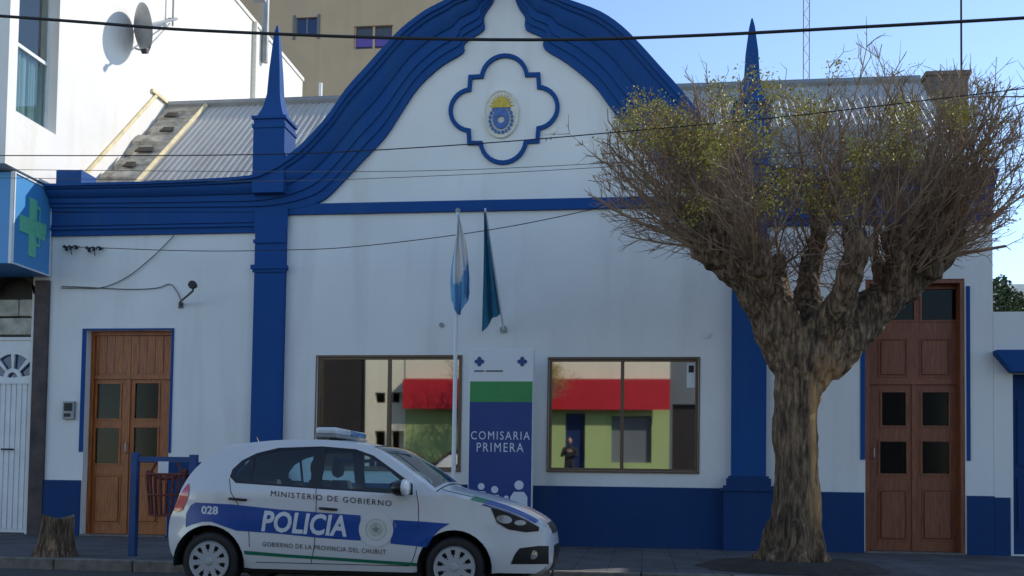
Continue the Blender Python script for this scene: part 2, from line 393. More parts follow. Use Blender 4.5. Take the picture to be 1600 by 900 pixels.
def moulding(bm, O, I, prof, back=0.38):
    n = 3
    O = crs(O, n); I = crs(I, n); rows = []
    for o, i in zip(O, I):
        row = [bm.verts.new((o[0], back, o[1]))]
        for t, p in prof: row.append(bm.verts.new((o[0]+(i[0]-o[0])*t, -p, o[1]+(i[1]-o[1])*t)))
        row.append(bm.verts.new((i[0], back, i[1])))
        rows.append(row)
    for a, b in zip(rows, rows[1:]):
        for k in range(len(a)): bm.faces.new([a[k], a[(k+1) % len(a)], b[(k+1) % len(a)], b[k]])
    bm.faces.new(rows[0]); bm.faces.new(rows[-1])
PROF = [(0, 0.34), (0.10, 0.34), (0.105, 0.30), (0.17, 0.29), (0.175, 0.25), (0.24, 0.25), (0.32, 0.235), (0.40, 0.20), (0.46, 0.17), (0.47, 0.14), (0.68, 0.135), (0.69, 0.105), (0.84, 0.10), (0.85, 0.07), (1, 0.065)]
bm = bmesh.new(); moulding(bm, Lo, Li, PROF)
obj('gable_moulding', bm, M['blue'], ST, smooth=30)
bm = bmesh.new(); moulding(bm, Ro, Ri, PROF)
obj('gable_moulding', bm, M['blue'], ST, smooth=30)

# openings
LD = rect(131, 516, 264, 830); RD = rect(1352, 436, 1508, 864)
W1 = rect(494, 557, 719, 733); W2 = rect(857, 560, 1091, 736)
dz = SZ+0.02
top = []
for O, I in ((Lo, Li), (Ro, Ri)):
    for o, i in zip(crs(O, 3), crs(I, 3)): top.append((o[0]*0.72+i[0]*0.28, o[1]*0.72+i[1]*0.28))
# blocks of the left and right half already run from left to right
outl = [(XL, 0.0), (XR, 0.0)] + list(reversed(top))
cl = []
for p in outl:
    if not cl or (abs(p[0]-cl[-1][0])+abs(p[1]-cl[-1][1])) > 1e-4: cl.append(p)
holes = [rl(LD[0], dz, LD[2], LD[3]), rl(RD[0], dz, RD[2], RD[3]), rl(*W1), rl(*W2)]
bm = bmesh.new(); prism(bm, [cl]+holes, 0.0, 0.32)
obj('front_wall', bm, M['white_wall'], ST)
# other walls and inner room
YB = 9.0
eave = 5.35
ridge = PX(265, 168, XL+0.05); RY, RZ = ridge.y, ridge.z
s_ = (RZ-6.75)/(RY-PX(172, 276, XL+0.05).y) if RY > 2 else 0.9
EY = 0.34; EZ = RZ - 0.88*(RY-EY)
for nm, xx in (('side_wall', XL+0.02), ('side_wall', XR-0.32)):
    bm = bmesh.new(); prism(bm, [[(0.34, 0), (YB, 0), (YB, EZ-0.1), (2*RY-0.34 if 2*RY-0.34 < YB else YB, EZ-0.1), (RY, RZ-0.12), (0.34, EZ-0.12)]], xx, xx+0.3, 'X')
    obj(nm, bm, M['white_wall'], ST)
obj('rear_wall', B(XL+0.34, XR-0.34, YB-0.3, YB, 0, EZ-0.1), M['white_wall'], ST)
bm = B((XL+0.35, XR-0.35, 0.34, 4.0, 0.22, 0.40), (XL+0.35, XR-0.35, 0.34, 4.0, 4.2, 4.3), (XL+0.35, XR-0.35, 4.003, 4.1, 0.2, 4.3),
       (LD[2]+0.8, LD[2]+0.9, 0.34, 4.0, 0.403, 4.197), (P(1200, 600).x, P(1200, 600).x+0.1, 0.34, 4.0, 0.403, 4.197))
obj('room', bm, M['room'], ST)
# corrugated roof, left strip old boards
x_a = PX(245, 272, 0).x if False else P(246, 272, 1.9).x
def slope(u): return EY+(RY-EY)*u, EZ+(RZ-EZ)*u
def corrug(bm, xa, xb, sgn=1, pitch_=0.125, amp=0.020, k=8):
    n = int((xb-xa)/pitch_*k); rows = []
    for u in (0, 0.25, 0.5, 0.75, 1.0):
        y, z = slope(u)
        if sgn < 0: y = 2*RY-y
        row = []
        for i in range(n+1):
            ph = (i % k)/k
            h = amp*(1 if ph in (0.0, 0.125) else (0.5 if ph in (0.25, 0.875) else 0))
            row.append((xa+(xb-xa)*i/n, y-h*0.6*sgn, z+h*0.8))
        rows.append(row)
    top_ = [[bm.verts.new(p) for p in r] for r in rows]; bot = [[bm.verts.new((p[0], p[1], p[2]-0.02)) for p in r] for r in rows]
    for g in (top_, bot):
        for a, b in zip(g, g[1:]):
            for i in range(n): bm.faces.new([a[i], a[i+1], b[i+1], b[i]])
    for e in (0, -1):
        for i in range(n): bm.faces.new([top_[e][i], top_[e][i+1], bot[e][i+1], bot[e][i]])
bm = bmesh.new(); corrug(bm, x_a, XR-0.01); corrug(bm, XL+0.02, XR-0.01, -1)
roof = obj('roof', bm, M['roof_metal'], ST)
bm = bmesh.new()                                             # boarded strip with ragged slats
xo = XL+0.02
for i in range(15):
    u0_, u1_ = i/15, (i+0.93)/15
    (y0, z0), (y1, z1) = slope(u0_), slope(u1_)
    h = random.uniform(0.0, 0.09); e = random.choice((0, 0.1, 0.25, 0.4))*(1 if i < 13 else 0)
    vs = [bm.verts.new(v) for v in ((xo+e*0.5, y0, z0+h), (x_a-0.06, y0, z0+h*0.6), (x_a-0.06, y1, z1+h*0.6), (xo+e*0.5, y1, z1+h), (xo+e*0.5, y0, z0-0.06), (x_a-0.06, y0, z0-0.06), (x_a-0.06, y1, z1-0.06), (xo+e*0.5, y1, z1-0.06))]
    for f in ((0, 1, 2, 3), (7, 6, 5, 4), (0, 4, 5, 1), (1, 5, 6, 2), (2, 6, 7, 3), (3, 7, 4, 0)): bm.faces.new([vs[j] for j in f])
obj('boarding', bm, M['old_roof'], roof)
(y0, z0), (y1, z1) = slope(0), slope(1)
bm = T([(x_a-0.02, y0, z0+0.06), (x_a-0.02, y1, z1+0.06)], 0.05, 4); obj('roof_batten', bm, M['cream_board'], roof)
bm = T([(XL+0.03, RY, RZ+0.03), (XR-0.02, RY, RZ+0.03)], 0.10, 6); obj('ridge_cap', bm, M['grey_metal'], roof)

for (u_, a_f, b_f) in ((0.16, 0.30, 0.62), (0.36, 0.35, 0.60), (0.50, 0.3, 0.7), (0.70, 0.45, 0.75), (0.86, 0.2, 0.5)):  # dark plates laid over the boards, coloured as the shade inside holes
    (yy, zz1) = slope(u_); xa1 = xo+(x_a-0.06-xo)*a_f; xb1 = xo+(x_a-0.06-xo)*b_f
    bm = bmesh.new(); vs = [bm.verts.new(v) for v in ((xa1, yy, zz1+0.085), (xb1, yy, zz1+0.075), (xb1, yy+0.13, zz1+0.085+0.115), (xa1+.03, yy+0.13, zz1+0.09+0.115))]; bm.faces.new(vs)
    r_ = bmesh.ops.extrude_face_region(bm, geom=bm.faces[:]); [setattr(v, 'co', v.co+Vector((0, 0.01, -0.02))) for v in r_['geom'] if isinstance(v, bmesh.types.BMVert)]
    obj('hole_shade', bm, M['dark_gate'], roof)
obj('parapet_block', B((P(92, 275, -.2).x, P(131, 275, -.2).x, -0.28, 0.2, Lo[0][1]+0.002, P(110, 268, -.2).z)), M['blue'], ST)
# frieze left and right, straight band
zf = P(240, 366, -0.05).z; zi = Li[1][1]
PLx = rect(400, 365, 447, 690, -0.12)
obj('frieze', B((XL, P(449, 350).x, -0.05, -0.002, zf, zi-0.002), (XL, P(447, 350).x, -0.085, -0.052, zf+0.10, zf+0.14), (XL, P(447, 350).x, -0.075, -0.052, zf+0.17, zf+0.19)), M['blue'], ST)
zf2 = P(1380, 350, -0.05).z; zi2 = Ri[-3][1]
obj('frieze', B((P(1143, 340).x, XR, -0.05, -0.002, zf2, zi2-0.002), (P(1143, 340).x, XR, -0.085, -0.052, zf2+0.10, zf2+0.14)), M['blue'], ST)
b0 = P(455, 333, -0.04); b1 = P(1150, 324, -0.04); bt = P(700, 314, -0.04).z; bb = (P(460, 334, -0.04).z+P(920, 328, -0.04).z)/2
obj('string_course', B((P(449.5, 330).x+0.004, P(1142, 324).x, -0.058, -0.003, bb, bt)), M['blue'], ST)

# pilasters with capitals, pedestals and finials
def pilaster(cx, w, ztop, zcap, name):
    h = w/2
    bm = B((cx-h, cx+h, -0.12, -0.003, 0.9, ztop), (cx-h-0.05, cx+h+0.05, -0.17, -0.122, zcap-0.05, zcap+0.02), (cx-h-0.03, cx-h-0.002, -0.121, -0.004, zcap-0.05, zcap+0.02), (cx+h+0.002, cx+h+0.03, -0.121, -0.004, zcap-0.05, zcap+0.02),
           (cx-h-0.025, cx+h+0.025, -0.145, -0.123, zcap-0.10, zcap-0.052), (cx-h-0.02, cx+h+0.02, -0.15, -0.121, ztop-0.20, ztop-0.14))
    p = obj('pilaster', bm, M['blue'], ST)
    zb = 1.05
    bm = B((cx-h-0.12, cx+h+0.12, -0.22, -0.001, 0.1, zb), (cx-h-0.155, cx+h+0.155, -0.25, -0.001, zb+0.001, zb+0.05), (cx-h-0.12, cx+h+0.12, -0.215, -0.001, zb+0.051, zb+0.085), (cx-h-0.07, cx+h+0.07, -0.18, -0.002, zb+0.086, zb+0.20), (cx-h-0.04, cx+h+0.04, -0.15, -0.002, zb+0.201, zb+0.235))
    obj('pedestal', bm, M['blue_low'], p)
    return p
cL = P(420, 450, -0.12).x; cR = P(1171, 500, -0.12).x
zb_ = P(1140, 768, -0.2).z
pl = pilaster(cL, 0.52, zf-0.0, P(420, 416, -0.12).z, 'left')
pr = pilaster(cR, 0.53, zf2-0.0, P(1171, 402, -0.12).z, 'right')
bm = B((cL-0.29, cL+0.29, -0.10, -0.087, zf, zi-0.002)); obj('frieze_block', bm, M['blue'], pl)
bm = B((cR-0.29, cR+0.29, -0.10, -0.087, zf2, zi2-0.002)); obj('frieze_block', bm, M['blue'], pr)
def finial(cx, zbase, z1, ztip, w):
    bm = bmesh.new()
    prof = [(w, zbase), (w, z1-0.16), (w*1.07, z1-0.15), (w*1.07, z1-0.09), (w*0.98, z1-0.08), (w*0.98, z1-0.01), (w*1.1, z1), (w*1.1, z1+0.05), (w*0.86, z1+0.06), (w*0.66, z1+0.19), (w*0.54, z1+0.30), (w*0.42, z1+0.48), (w*0.34, z1+0.90), (w*0.16, z1+(ztip-z1)*0.9), (0.012, ztip)]
    rings = [[bm.verts.new((cx+a*r, -0.02+b*r, z)) for a, b in ((-1, -1), (1, -1), (1, 1), (-1, 1))] for r, z in prof]
    for a, b in zip(rings, rings[1:]):
        for k in range(4): bm.faces.new([a[k], a[(k+1) % 4], b[(k+1) % 4], b[k]])
    bm.faces.new(rings[0]); bm.faces.new(rings[-1])
    return obj('finial', bm, M['blue'], ST)
finial(P(419, 240, -0.3).x, P(420, 300, -0.3).z, P(420, 185, -0.3).z, P(419, 42, 0).z, 0.27)
finial(P(1177, 200, -0.3).x, P(1170, 290, -0.3).z, P(1170, 160, -0.3).z, P(1175, 30, 0).z, 0.27)

# plinth
zp = [P(95, 750, -0.03).z, P(300, 720, -0.03).z, P(930, 760, -0.03).z, P(1320, 769, -0.03).z, P(1540, 775, -0.03).z]
zc = (zp[2]+zp[3])/2
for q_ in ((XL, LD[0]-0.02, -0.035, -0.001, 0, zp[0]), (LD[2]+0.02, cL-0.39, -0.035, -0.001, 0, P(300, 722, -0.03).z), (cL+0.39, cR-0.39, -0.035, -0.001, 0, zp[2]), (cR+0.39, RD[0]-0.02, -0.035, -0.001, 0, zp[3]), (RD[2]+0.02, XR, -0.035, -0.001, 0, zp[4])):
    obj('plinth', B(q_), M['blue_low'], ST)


# quatrefoil
qx, qz = P(787, 170, -0.03).x, P(787, 170, -0.03).z
k_ = (P(871, 170, -0.03).x-P(703, 170, -0.03).x)/168
def q(px, py): return (qx+(px-787)*k_, qz-(py-170)*k_)
def qarc(cx, cy, r, a0, a1): return [q(cx+r*math.cos(R(a)), cy-r*math.sin(R(a))) for a in [a0+(a1-a0)*i/14 for i in range(15)]]
path = []
path += qarc(787, 121.5, 35.3, 174, 6) + [q(840, 118)] + qarc(838, 170, 32.5, 84, -84) + [q(840, 222)] + qarc(787, 219, 35.3, -6, -174) + [q(734, 222)] + qarc(736, 170, 32.5, 264, 96) + [q(734, 118)]
cen = Vector((qx, qz))
def offs(path, d):
    n = len(path); out = []
    for i in range(n):
        a = Vector(path[i-1]); b = Vector(path[i]); c = Vector(path[(i+1) % n])
        d1 = (b-a); d2 = (c-b)
        d1 = d1.normalized() if d1.length > 1e-6 else d2.normalized(); d2 = d2.normalized() if d2.length > 1e-6 else d1
        n1 = Vector((d1.y, -d1.x)); n2 = Vector((d2.y, -d2.x)); m = (n1+n2)
        m = m.normalized() if m.length > 1e-3 else n1
        s = 1/max(0.5, m.dot(n1)); out.append(tuple(b+m*d*s))
    return out
bm = bmesh.new(); prism(bm, [offs(path, -0.034), offs(path, 0.034)], -0.045, -0.002)
obj('quatrefoil_moulding', bm, M['blue'], ST)
# crest plaque
ex, ez = P(783, 178, -0.03).x, P(783, 178, -0.03).z
def ell(cx, cz, a, b, n=36, a0=0, a1=360): return [(cx+a*math.cos(R(a0+(a1-a0)*i/n)), cz+b*math.sin(R(a0+(a1-a0)*i/n))) for i in range(n if a1-a0 == 360 else n+1)]
bm = bmesh.new(); prism(bm, [ell(ex, ez, 0.29, 0.40)], -0.03, -0.003); prism(bm, [ell(ex, ez, 0.29, 0.40), ell(ex, ez, 0.265, 0.375)], -0.045, -0.0305)
cr_ = obj('crest', bm, M['crest_cream'], ST)
bm = bmesh.new(); prism(bm, [ell(ex, ez+0.10, 0.15, 0.17, 20, 0, 180)], -0.055, -0.031)
for i in range(11):
    a = R(10+16*i); c0, s0 = math.cos(a), math.sin(a)
    p0 = (ex+0.155*c0-0.012*s0, ez+0.10+0.175*s0+0.012*c0); p1 = (ex+0.155*c0+0.012*s0, ez+0.10+0.175*s0-0.012*c0); p2 = (ex+0.205*c0, ez+0.10+0.235*s0)
    prism(bm, [[p0, p1, p2]], -0.045, -0.0315)
obj('sun', bm, M['gold'], cr_)
bm = bmesh.new(); prism(bm, [ell(ex, ez-0.08, 0.135, 0.175), ell(ex, ez-0.10, 0.06, 0.06)], -0.062, -0.032)
for sgn in (-1, 1):
    for i in range(9):
        a = R(-80+18*i); px_ = ex+sgn*0.185*math.cos(a); pz_ = ez-0.09+0.22*math.sin(a)
        prism(bm, [ell(px_, pz_, 0.024, 0.030, 8)], -0.052, -0.032)
obj('shield', bm, M['crest_blue'], cr_)

# windows
def window(w, splits, label=None):
    x0, z0, x1, z1 = w; t = 0.042
    bars = [(x0+0.002, x0+t, 0.05, 0.16, z0+0.002, z1-0.002), (x1-t, x1-0.002, 0.05, 0.16, z0+0.002, z1-0.002), (x0+t, x1-t, 0.052, 0.158, z0+0.002, z0+t), (x0+t, x1-t, 0.052, 0.158, z1-t, z1-0.002)]
    edges = [x0+t]+[s for s in splits]+[x1-t]
    for s in splits: bars.append((s-0.028, s+0.028, 0.06, 0.15, z0+t+0.001, z1-t-0.001))
    wd = obj('window', B(*bars), M['frame_brown'], ST)
    for a, b in zip(edges, edges[1:]):
        pb_ = B((a+0.001, b-0.001, 0.105, 0.111, z0+t, z1-t))
        for v in pb_.verts: v.co.y -= (v.co.z-(z0+z1)/2)*math.tan(R(1.3))
        obj('pane', pb_, M['film_glass'], wd)
    obj('frame', B((x0-0.022, x0-0.002, -0.012, -0.002, z0-0.03, z1+0.022), (x1+0.002, x1+0.022, -0.012, -0.002, z0-0.03, z1+0.022), (x0-0.002, x1+0.002, -0.012, -0.002, z1+0.002, z1+0.022), (x0-0.002, x1+0.002, -0.03, -0.002, z0-0.03, z0-0.002)), M['frame_brown'], wd)
    return wd
w1 = window(W1, [P(606, 640).x])
w2 = window(W2, [P(972, 640).x])
a = rect(1073, 567, 1086, 606, 0.09)
pn = obj('notice', B(a[0], a[2], 0.085, 0.09, a[1], a[3]), M['paper'], w2)
a = rect(1076, 571, 1084, 582, 0.08)
obj('notice_print', B(a[0], a[2], 0.080, 0.083, a[1], a[3]), M['black'], w2)

# doors
def door(d, panes, panels, m, handle_, yd=0.20, transom=None, planks=None, strip=True, mid=None, fy_=None):
    fy_ = yd-0.05 if fy_ is None else fy_
    x0, z0, x1, z1 = d; z0 = dz
    hol = [rl(*rect(*p, yd)) for p in panes]
    bm = bmesh.new(); prism(bm, [rl(x0+0.065, z0+0.01, x1-0.065, z1-0.065)]+hol, yd, yd+0.05)
    if mid is not None:                                                         # seam between leaves
        box(bm, mid-0.035, mid+0.035, yd-0.022, yd-0.002, z0+0.02, transom-0.03 if transom else z1-0.1)
    if transom: box(bm, x0+0.066, x1-0.066, yd-0.035, yd-0.003, transom-0.03, transom+0.03)
    for p in panels:
        r = rect(*p, yd); b2 = bmesh.new(); box(b2, r[0], r[2], yd-0.018, yd-0.001, r[1], r[3]); bevel(b2, 0.012, 1)
        me = bpy.data.meshes.new('t'); b2.to_mesh(me); b2.free(); bm.from_mesh(me); bpy.data.meshes.remove(me)
        for s in ((r[0]-0.035, r[0]-0.02, r[1]-0.035, r[3]+0.035), (r[2]+0.02, r[2]+0.035, r[1]-0.035, r[3]+0.035)): box(bm, s[0], s[1], yd-0.012, yd-0.001, s[2], s[3])
        for s in ((r[1]-0.035, r[1]-0.02), (r[3]+0.02, r[3]+0.035)): box(bm, r[0]-0.0195, r[2]+0.0195, yd-0.012, yd-0.001, s[0], s[1])
    for p in panes:
        r = rect(*p, yd)
        for s in ((r[0]-0.03, r[0], r[1]-0.03, r[3]+0.03), (r[2], r[2]+0.03, r[1]-0.03, r[3]+0.03)): box(bm, s[0], s[1], yd-0.014, yd-0.001, s[2], s[3])
        for s in ((r[1]-0.03, r[1]), (r[3], r[3]+0.03)): box(bm, r[0]+0.0005, r[2]-0.0005, yd-0.014, yd-0.001, s[0], s[1])
    if planks:
        r = rect(*planks, yd); n = 9
        for i in range(n):
            a = r[0]+(r[2]-r[0])*i/n; box(bm, a+0.004, a+(r[2]-r[0])/n-0.004, yd-0.012, yd-0.001, r[1], r[3])
    dr = obj('door', bm, m, ST)
    obj('frame', B((x0+0.002, x0+0.064, fy_, yd+0.08, z0, z1-0.002), (x1-0.064, x1-0.002, fy_, yd+0.08, z0, z1-0.002), (x0+0.065, x1-0.065, fy_, yd+0.08, z1-0.064, z1-0.002)), m, dr)
    for p in panes:
        r = rect(*p, yd); obj('pane', B(r[0]+0.001, r[2]-0.001, yd+0.018, yd+0.024, r[1]+0.001, r[3]-0.001), M['door_glass'], dr)
    obj('step', B((x0-0.004, x1+0.004, -0.045, yd+0.02, 0.05, dz+0.004)), M['kerb'], dr)
    hp = P(*handle_, yd); obj('handle', T([(hp.x, yd-0.02, hp.z-0.09), (hp.x, yd-0.07, hp.z-0.07), (hp.x, yd-0.07, hp.z+0.07), (hp.x, yd-0.02, hp.z+0.09)], 0.012, 8), M['steel'], dr, smooth=60)
    return dr
door(LD, [(152, 600, 188, 654), (211, 599, 248, 654), (149, 669, 186, 724), (209, 668, 246, 723)], [(149, 744, 185, 815), (207, 744, 244, 815)], M['wood'], (199, 700), planks=(143, 522, 256, 584), transom=P(200, 590, 0.2).z, mid=P(199, 700, 0.2).x)
door(RD, [(1385, 452, 1428, 500), (1440, 452, 1494, 500), (1378, 613, 1415, 665), (1441, 613, 1482, 665), (1375, 690, 1416, 740), (1441, 690, 1483, 740)],
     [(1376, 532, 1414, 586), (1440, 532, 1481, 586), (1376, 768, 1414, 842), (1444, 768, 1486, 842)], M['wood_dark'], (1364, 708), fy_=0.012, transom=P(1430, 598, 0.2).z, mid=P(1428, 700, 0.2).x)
# blue outline strips round the doors
z7 = P(126, 706).z
bm = B((LD[0]-0.075, LD[0]-0.004, -0.016, -0.001, z7, LD[3]+0.03), (LD[2]+0.004, LD[2]+0.045, -0.016, -0.001, z7, LD[3]+0.03), (LD[0]-0.003, LD[2]+0.003, -0.016, -0.001, LD[3]+0.003, LD[3]+0.03))
obj('door_trim', bm, M['blue'], ST)
z8 = P(1517, 720).z
for q_ in ((RD[0]-0.075, RD[0]-0.004, -0.016, -0.001, z8, RD[3]-0.2), (RD[2]+0.02, RD[2]+0.075, -0.016, -0.001, z8, RD[3]-0.12)):
    obj('door_trim', B(q_), M['blue'], ST)
# small fittings that are screwed to the wall
a = rect(98, 627, 116, 655, -0.05)
ic = obj('intercom', bevel(B(a[0], a[2], -0.06, -0.002, a[1], a[3]), 0.008), M['grey_metal']); tag(ic, 'small grey intercom box on the white wall left of the brown wooden door', 'intercom')
ic['_base'] = tuple(ic.location); obj('grille', B((a[0]+0.03, a[2]-0.03, -0.064, -0.0605, a[1]+0.14, a[3]-0.03), (a[0]+0.03, a[2]-0.06, -0.064, -0.0605, a[1]+0.04, a[1]+0.10)), M['black'], ic)
p0 = P(283, 477, 0); p1 = P(301, 455, -0.45); p2 = P(303, 446, -0.5)
lt = thing('security_light', 'black spotlight on a short arm high on the wall right of the brown door', 'lamp', p0)
obj('arm', T([p0+Vector((0, -.01, 0)), p0+Vector((0.05, -.15, .03)), p1, p2], 0.018, 8), M['cable_grey'], lt, smooth=60)
bm = bmesh.new(); lathe(bm, [(0.0, -0.08), (0.066, -0.08), (0.07, -0.05), (0.045, 0.04), (0.025, 0.07), (0, 0.07)], p2, 'Y', 20); obj('lamp_head', bm, M['black'], lt, smooth=50)
obj('base', B(p0.x-0.04, p0.x+0.04, -0.02, -0.001, p0.z-0.05, p0.z+0.05), M['cable_grey'], lt)
for (px_, py_, s) in ((690, 508, 0.04), (1104, 523, 0.055)):
    p = P(px_, py_); bm = bmesh.new(); lathe(bm, [(s, -0.02), (s, -0.001)], (p.x, 0, p.z), 'Y', 16)
    o = obj('wall_plate', bm, M['grey_metal' if s < .05 else 'white_metal'])
    tag(o, 'tiny grey round plate on the wall left of the white and sky blue flag' if s < .05 else 'pale round junction plate on the wall above the right end of the right window', 'wall plate')
# ================================================================ LEFT NEIGHBOUR (tall white house)
NL = thing('house', 'tall white plastered house with a curtained upstairs window and a blank sunlit side wall', 'house', (XL-4, 1, SZ))
NY = PX(10, 200, XL).y; NF = 12.6
NZ = PX(455, 105, XL).z
wa = PX(25, 173, XL); wb = PX(88, 200, XL)
wy0, wy1 = wa.y, wb.y; wz0 = wa.z; wz1 = wz0+2.9
ob = 6.12
# side wall (plane X = XL) with the window opening; upper storey oversails the pavement
bm = bmesh.new(); prism(bm, [[(0.0, 0), (NF, 0), (NF, NZ), (NY, NZ), (NY, ob), (0.0, ob)], [(wy0, wz0), (wy1, wz0), (wy1, wz1), (wy0, wz1)]], XL-0.34, XL-0.004, 'X')
obj('side_wall', bm, M['side_white'], NL)
bm = B((XL-9, XL-0.342, NY, NY+0.2, ob, NZ-0.1), (XL-9, XL-0.341, NY+0.201, 0, ob, ob+0.2))
obj('upper_front', bm, M['side_white'], NL)
obj('parapet_cap', B((XL-9, XL+0.03, NY-0.05, NF+0.05, NZ+0.001, NZ+0.10)), M['side_white'], NL)
obj('roof', B((XL-9, XL-0.36, NY+0.301, NF, NZ-0.3, NZ-0.12)), M['grey_metal'], NL)
obj('rear_wall', B((XL-9, XL-0.345, NF-0.3, NF, 0, NZ-0.32)), M['side_white'], NL)
wz_m = PX(50, 86, XL-0.2).z
wn = obj('window', B((XL-0.22, XL-0.17, wy0+0.002, wy0+0.05, wz0, wz1-.002), (XL-0.22, XL-0.17, wy1-0.05, wy1-0.002, wz0, wz1-.002), (XL-0.22, XL-0.17, wy0+0.051, wy1-0.051, wz_m-0.03, wz_m+0.03), (XL-0.22, XL-0.17, wy0+0.051, wy1-0.051, wz0, wz0+0.05)), M['white_metal'], NL)
obj('pane', B((XL-0.20, XL-0.195, wy0+0.051, wy1-0.051, wz0+0.051, wz1-0.003)), M['clear_glass'], wn)
bm = bmesh.new(); n = 60                                            # gathered curtain, lower half
ys = [wy0+0.03+(wy1-wy0-0.06)*i/n for i in range(n+1)]
a_ = [[bm.verts.new((XL-0.27+0.02*math.sin(i*0.9)+0.01*math.sin(i*2.3), y, z)) for i, y in enumerate(ys)] for z in (wz0+0.02, wz_m-0.03)]
for i in range(n): bm.faces.new([a_[0][i], a_[0][i+1], a_[1][i+1], a_[1][i]])
obj('curtain', bm, M['curtain'], wn, smooth=80)
obj('window_backing', B((XL-0.62, XL-0.58, wy0-0.02, wy1+0.3, wz0-0.05, wz1+0.1)), M['dark_gate'], wn)
# sloping stain / old flashing and pipes
a = PX(246, 145, XL); b = PX(128, 276, XL)
fl = [(b.y-0.05, b.z), (b.y+0.05, b.z), (a.y+0.05, a.z), (a.y-0.05, a.z)]
bm = bmesh.new(); prism(bm, [fl], XL+0.002, XL+0.04, 'X'); obj('flashing', bm, M['cream_board'], NL)
a = PX(236, 142, XL); b = PX(256, 143, XL)
obj('flashing_cap', B((XL-0.002, XL+0.05, a.y, b.y+0.1, a.z-0.02, a.z+0.05)), M['cream_board'], NL)
p = PX(398, 100, XL+0.06); obj('drainpipe', T([(XL+0.06, p.y, 6.0), (XL+0.06, p.y, NZ)], 0.05, 10), M['crest_cream'], NL, smooth=60)
p2_ = PX(414, 30, XL+0.06); obj('vent_pipe', T([(XL+0.08, p2_.y, NZ-0.8), (XL+0.08, p2_.y, NZ+1.2)], 0.09, 10), M['grey_metal'], NL, smooth=60)
pe0 = PX(350, 8, XL); pe1 = PX(396, 14, XL)
obj('eave', B((XL-0.002, XL+0.35, pe0.y, pe1.y, pe1.z+0.15, pe1.z+0.35)), M['grey_metal'], NL)
# ground floor: stone facing, arch and door
xs0, xs1 = P(52, 600).x, XL-0.006
obj('stone_pier', B((xs0, xs1, -0.05, 0.3, SZ, 4.5)), M['stone_dark'], NL)
xa, xb = P(-60, 600).x, xs0
za, zb2 = P(30, 525, 0.1).z, P(30, 463, 0.1).z
bm = bmesh.new()
rows_ = [(za+0.01, za+0.31), (za+0.33, za+0.63)]
for (z0, z1) in rows_:
    x = xa
    while x < xb-0.05:
        w = random.uniform(0.35, 0.8); x2 = min(xb-0.07, x+w); box(bm, x+0.008, x2-0.008, 0.02, 0.25, z0+0.005, z1-0.005); x = x2+0.001
        if x >= xb-0.08: break
bevel(bm, 0.02, 2); obj('limestone_lintel', bm, M['stone_light'], NL)
obj('arch_recess', B((xa, xb-0.06, 0.255, 0.4, za, 4.6)), M['dark_gate'], NL)
bm = bmesh.new(); cx_ = P(20, 440).x; prism(bm, [[(xa, 4.6), (xa, zb2+0.02)]+[(cx_+0.45*math.cos(R(180-180*i/14)), zb2+0.03+0.30*math.sin(R(180-180*i/14))) for i in range(15)]+[(xb-0.062, zb2+0.02), (xb-0.062, 4.6)]], 0.0, 0.24)
obj('arch', bm, M['stone_dark'], NL)
obj('lower_front', B((XL-9, xa-0.003, 0, 0.3, SZ, ob-0.003), (xa, XL-0.345, 0.03, 0.3, 4.602, ob-0.003)), M['shop_grey'], NL)
# white metal double door with fanlight
dx0, dx1 = P(-50, 650, 0.12).x, P(51, 650, 0.12).x; dzt = P(20, 527, 0.12).z; dzm = P(20, 596, 0.12).z
mid = P(3, 700, 0.12).x
bm = bmesh.new()
fcx = P(19, 594, 0.12).x; fcz = dzm+0.06
def sector(r0, r1, a0, a1): return [(fcx+r0*math.cos(R(a)), fcz+r0*math.sin(R(a))) for a in [a0+(a1-a0)*i/5 for i in range(6)]]+[(fcx+r1*math.cos(R(a)), fcz+r1*math.sin(R(a))) for a in [a1+(a0-a1)*i/6 for i in range(7)]]
hl = [sector(0.17, 0.42, 8, 42), sector(0.17, 0.42, 52, 86), sector(0.17, 0.42, 95, 128), sector(0.17, 0.42, 138, 172), sector(0.02, 0.10, 10, 170)]
prism(bm, [rl(dx0, SZ+0.02, dx1, dzt)]+hl, 0.12, 0.17)
nd = 12
for i in range(nd):
    a = dx0+(dx1-dx0)*i/nd; box(bm, a+0.012, a+(dx1-dx0)/nd-0.012, 0.105, 0.119, SZ+0.08, dzm-0.05)
drn = obj('door', bm, M['white_metal'], NL)
obj('pane', B((dx0+0.05, dx1-0.05, 0.175, 0.18, dzm, dzt-0.05)), M['navy_glass'], drn)
obj('frame', B((dx0, dx1, 0.09, 0.118, dzt-0.055, dzt), (dx1-0.06, dx1, 0.09, 0.118, SZ+0.02, dzt-0.057), (dx0, dx1-0.062, 0.09, 0.118, dzm-0.045, dzm+0.012)), M['white_metal'], drn)
h = P(13, 702, 0.1)
obj('handle', T([(h.x-0.1, 0.09, h.z), (h.x-0.1, 0.05, h.z), (h.x+0.1, 0.05, h.z), (h.x+0.1, 0.09, h.z)], 0.014, 8), M['black'], drn)
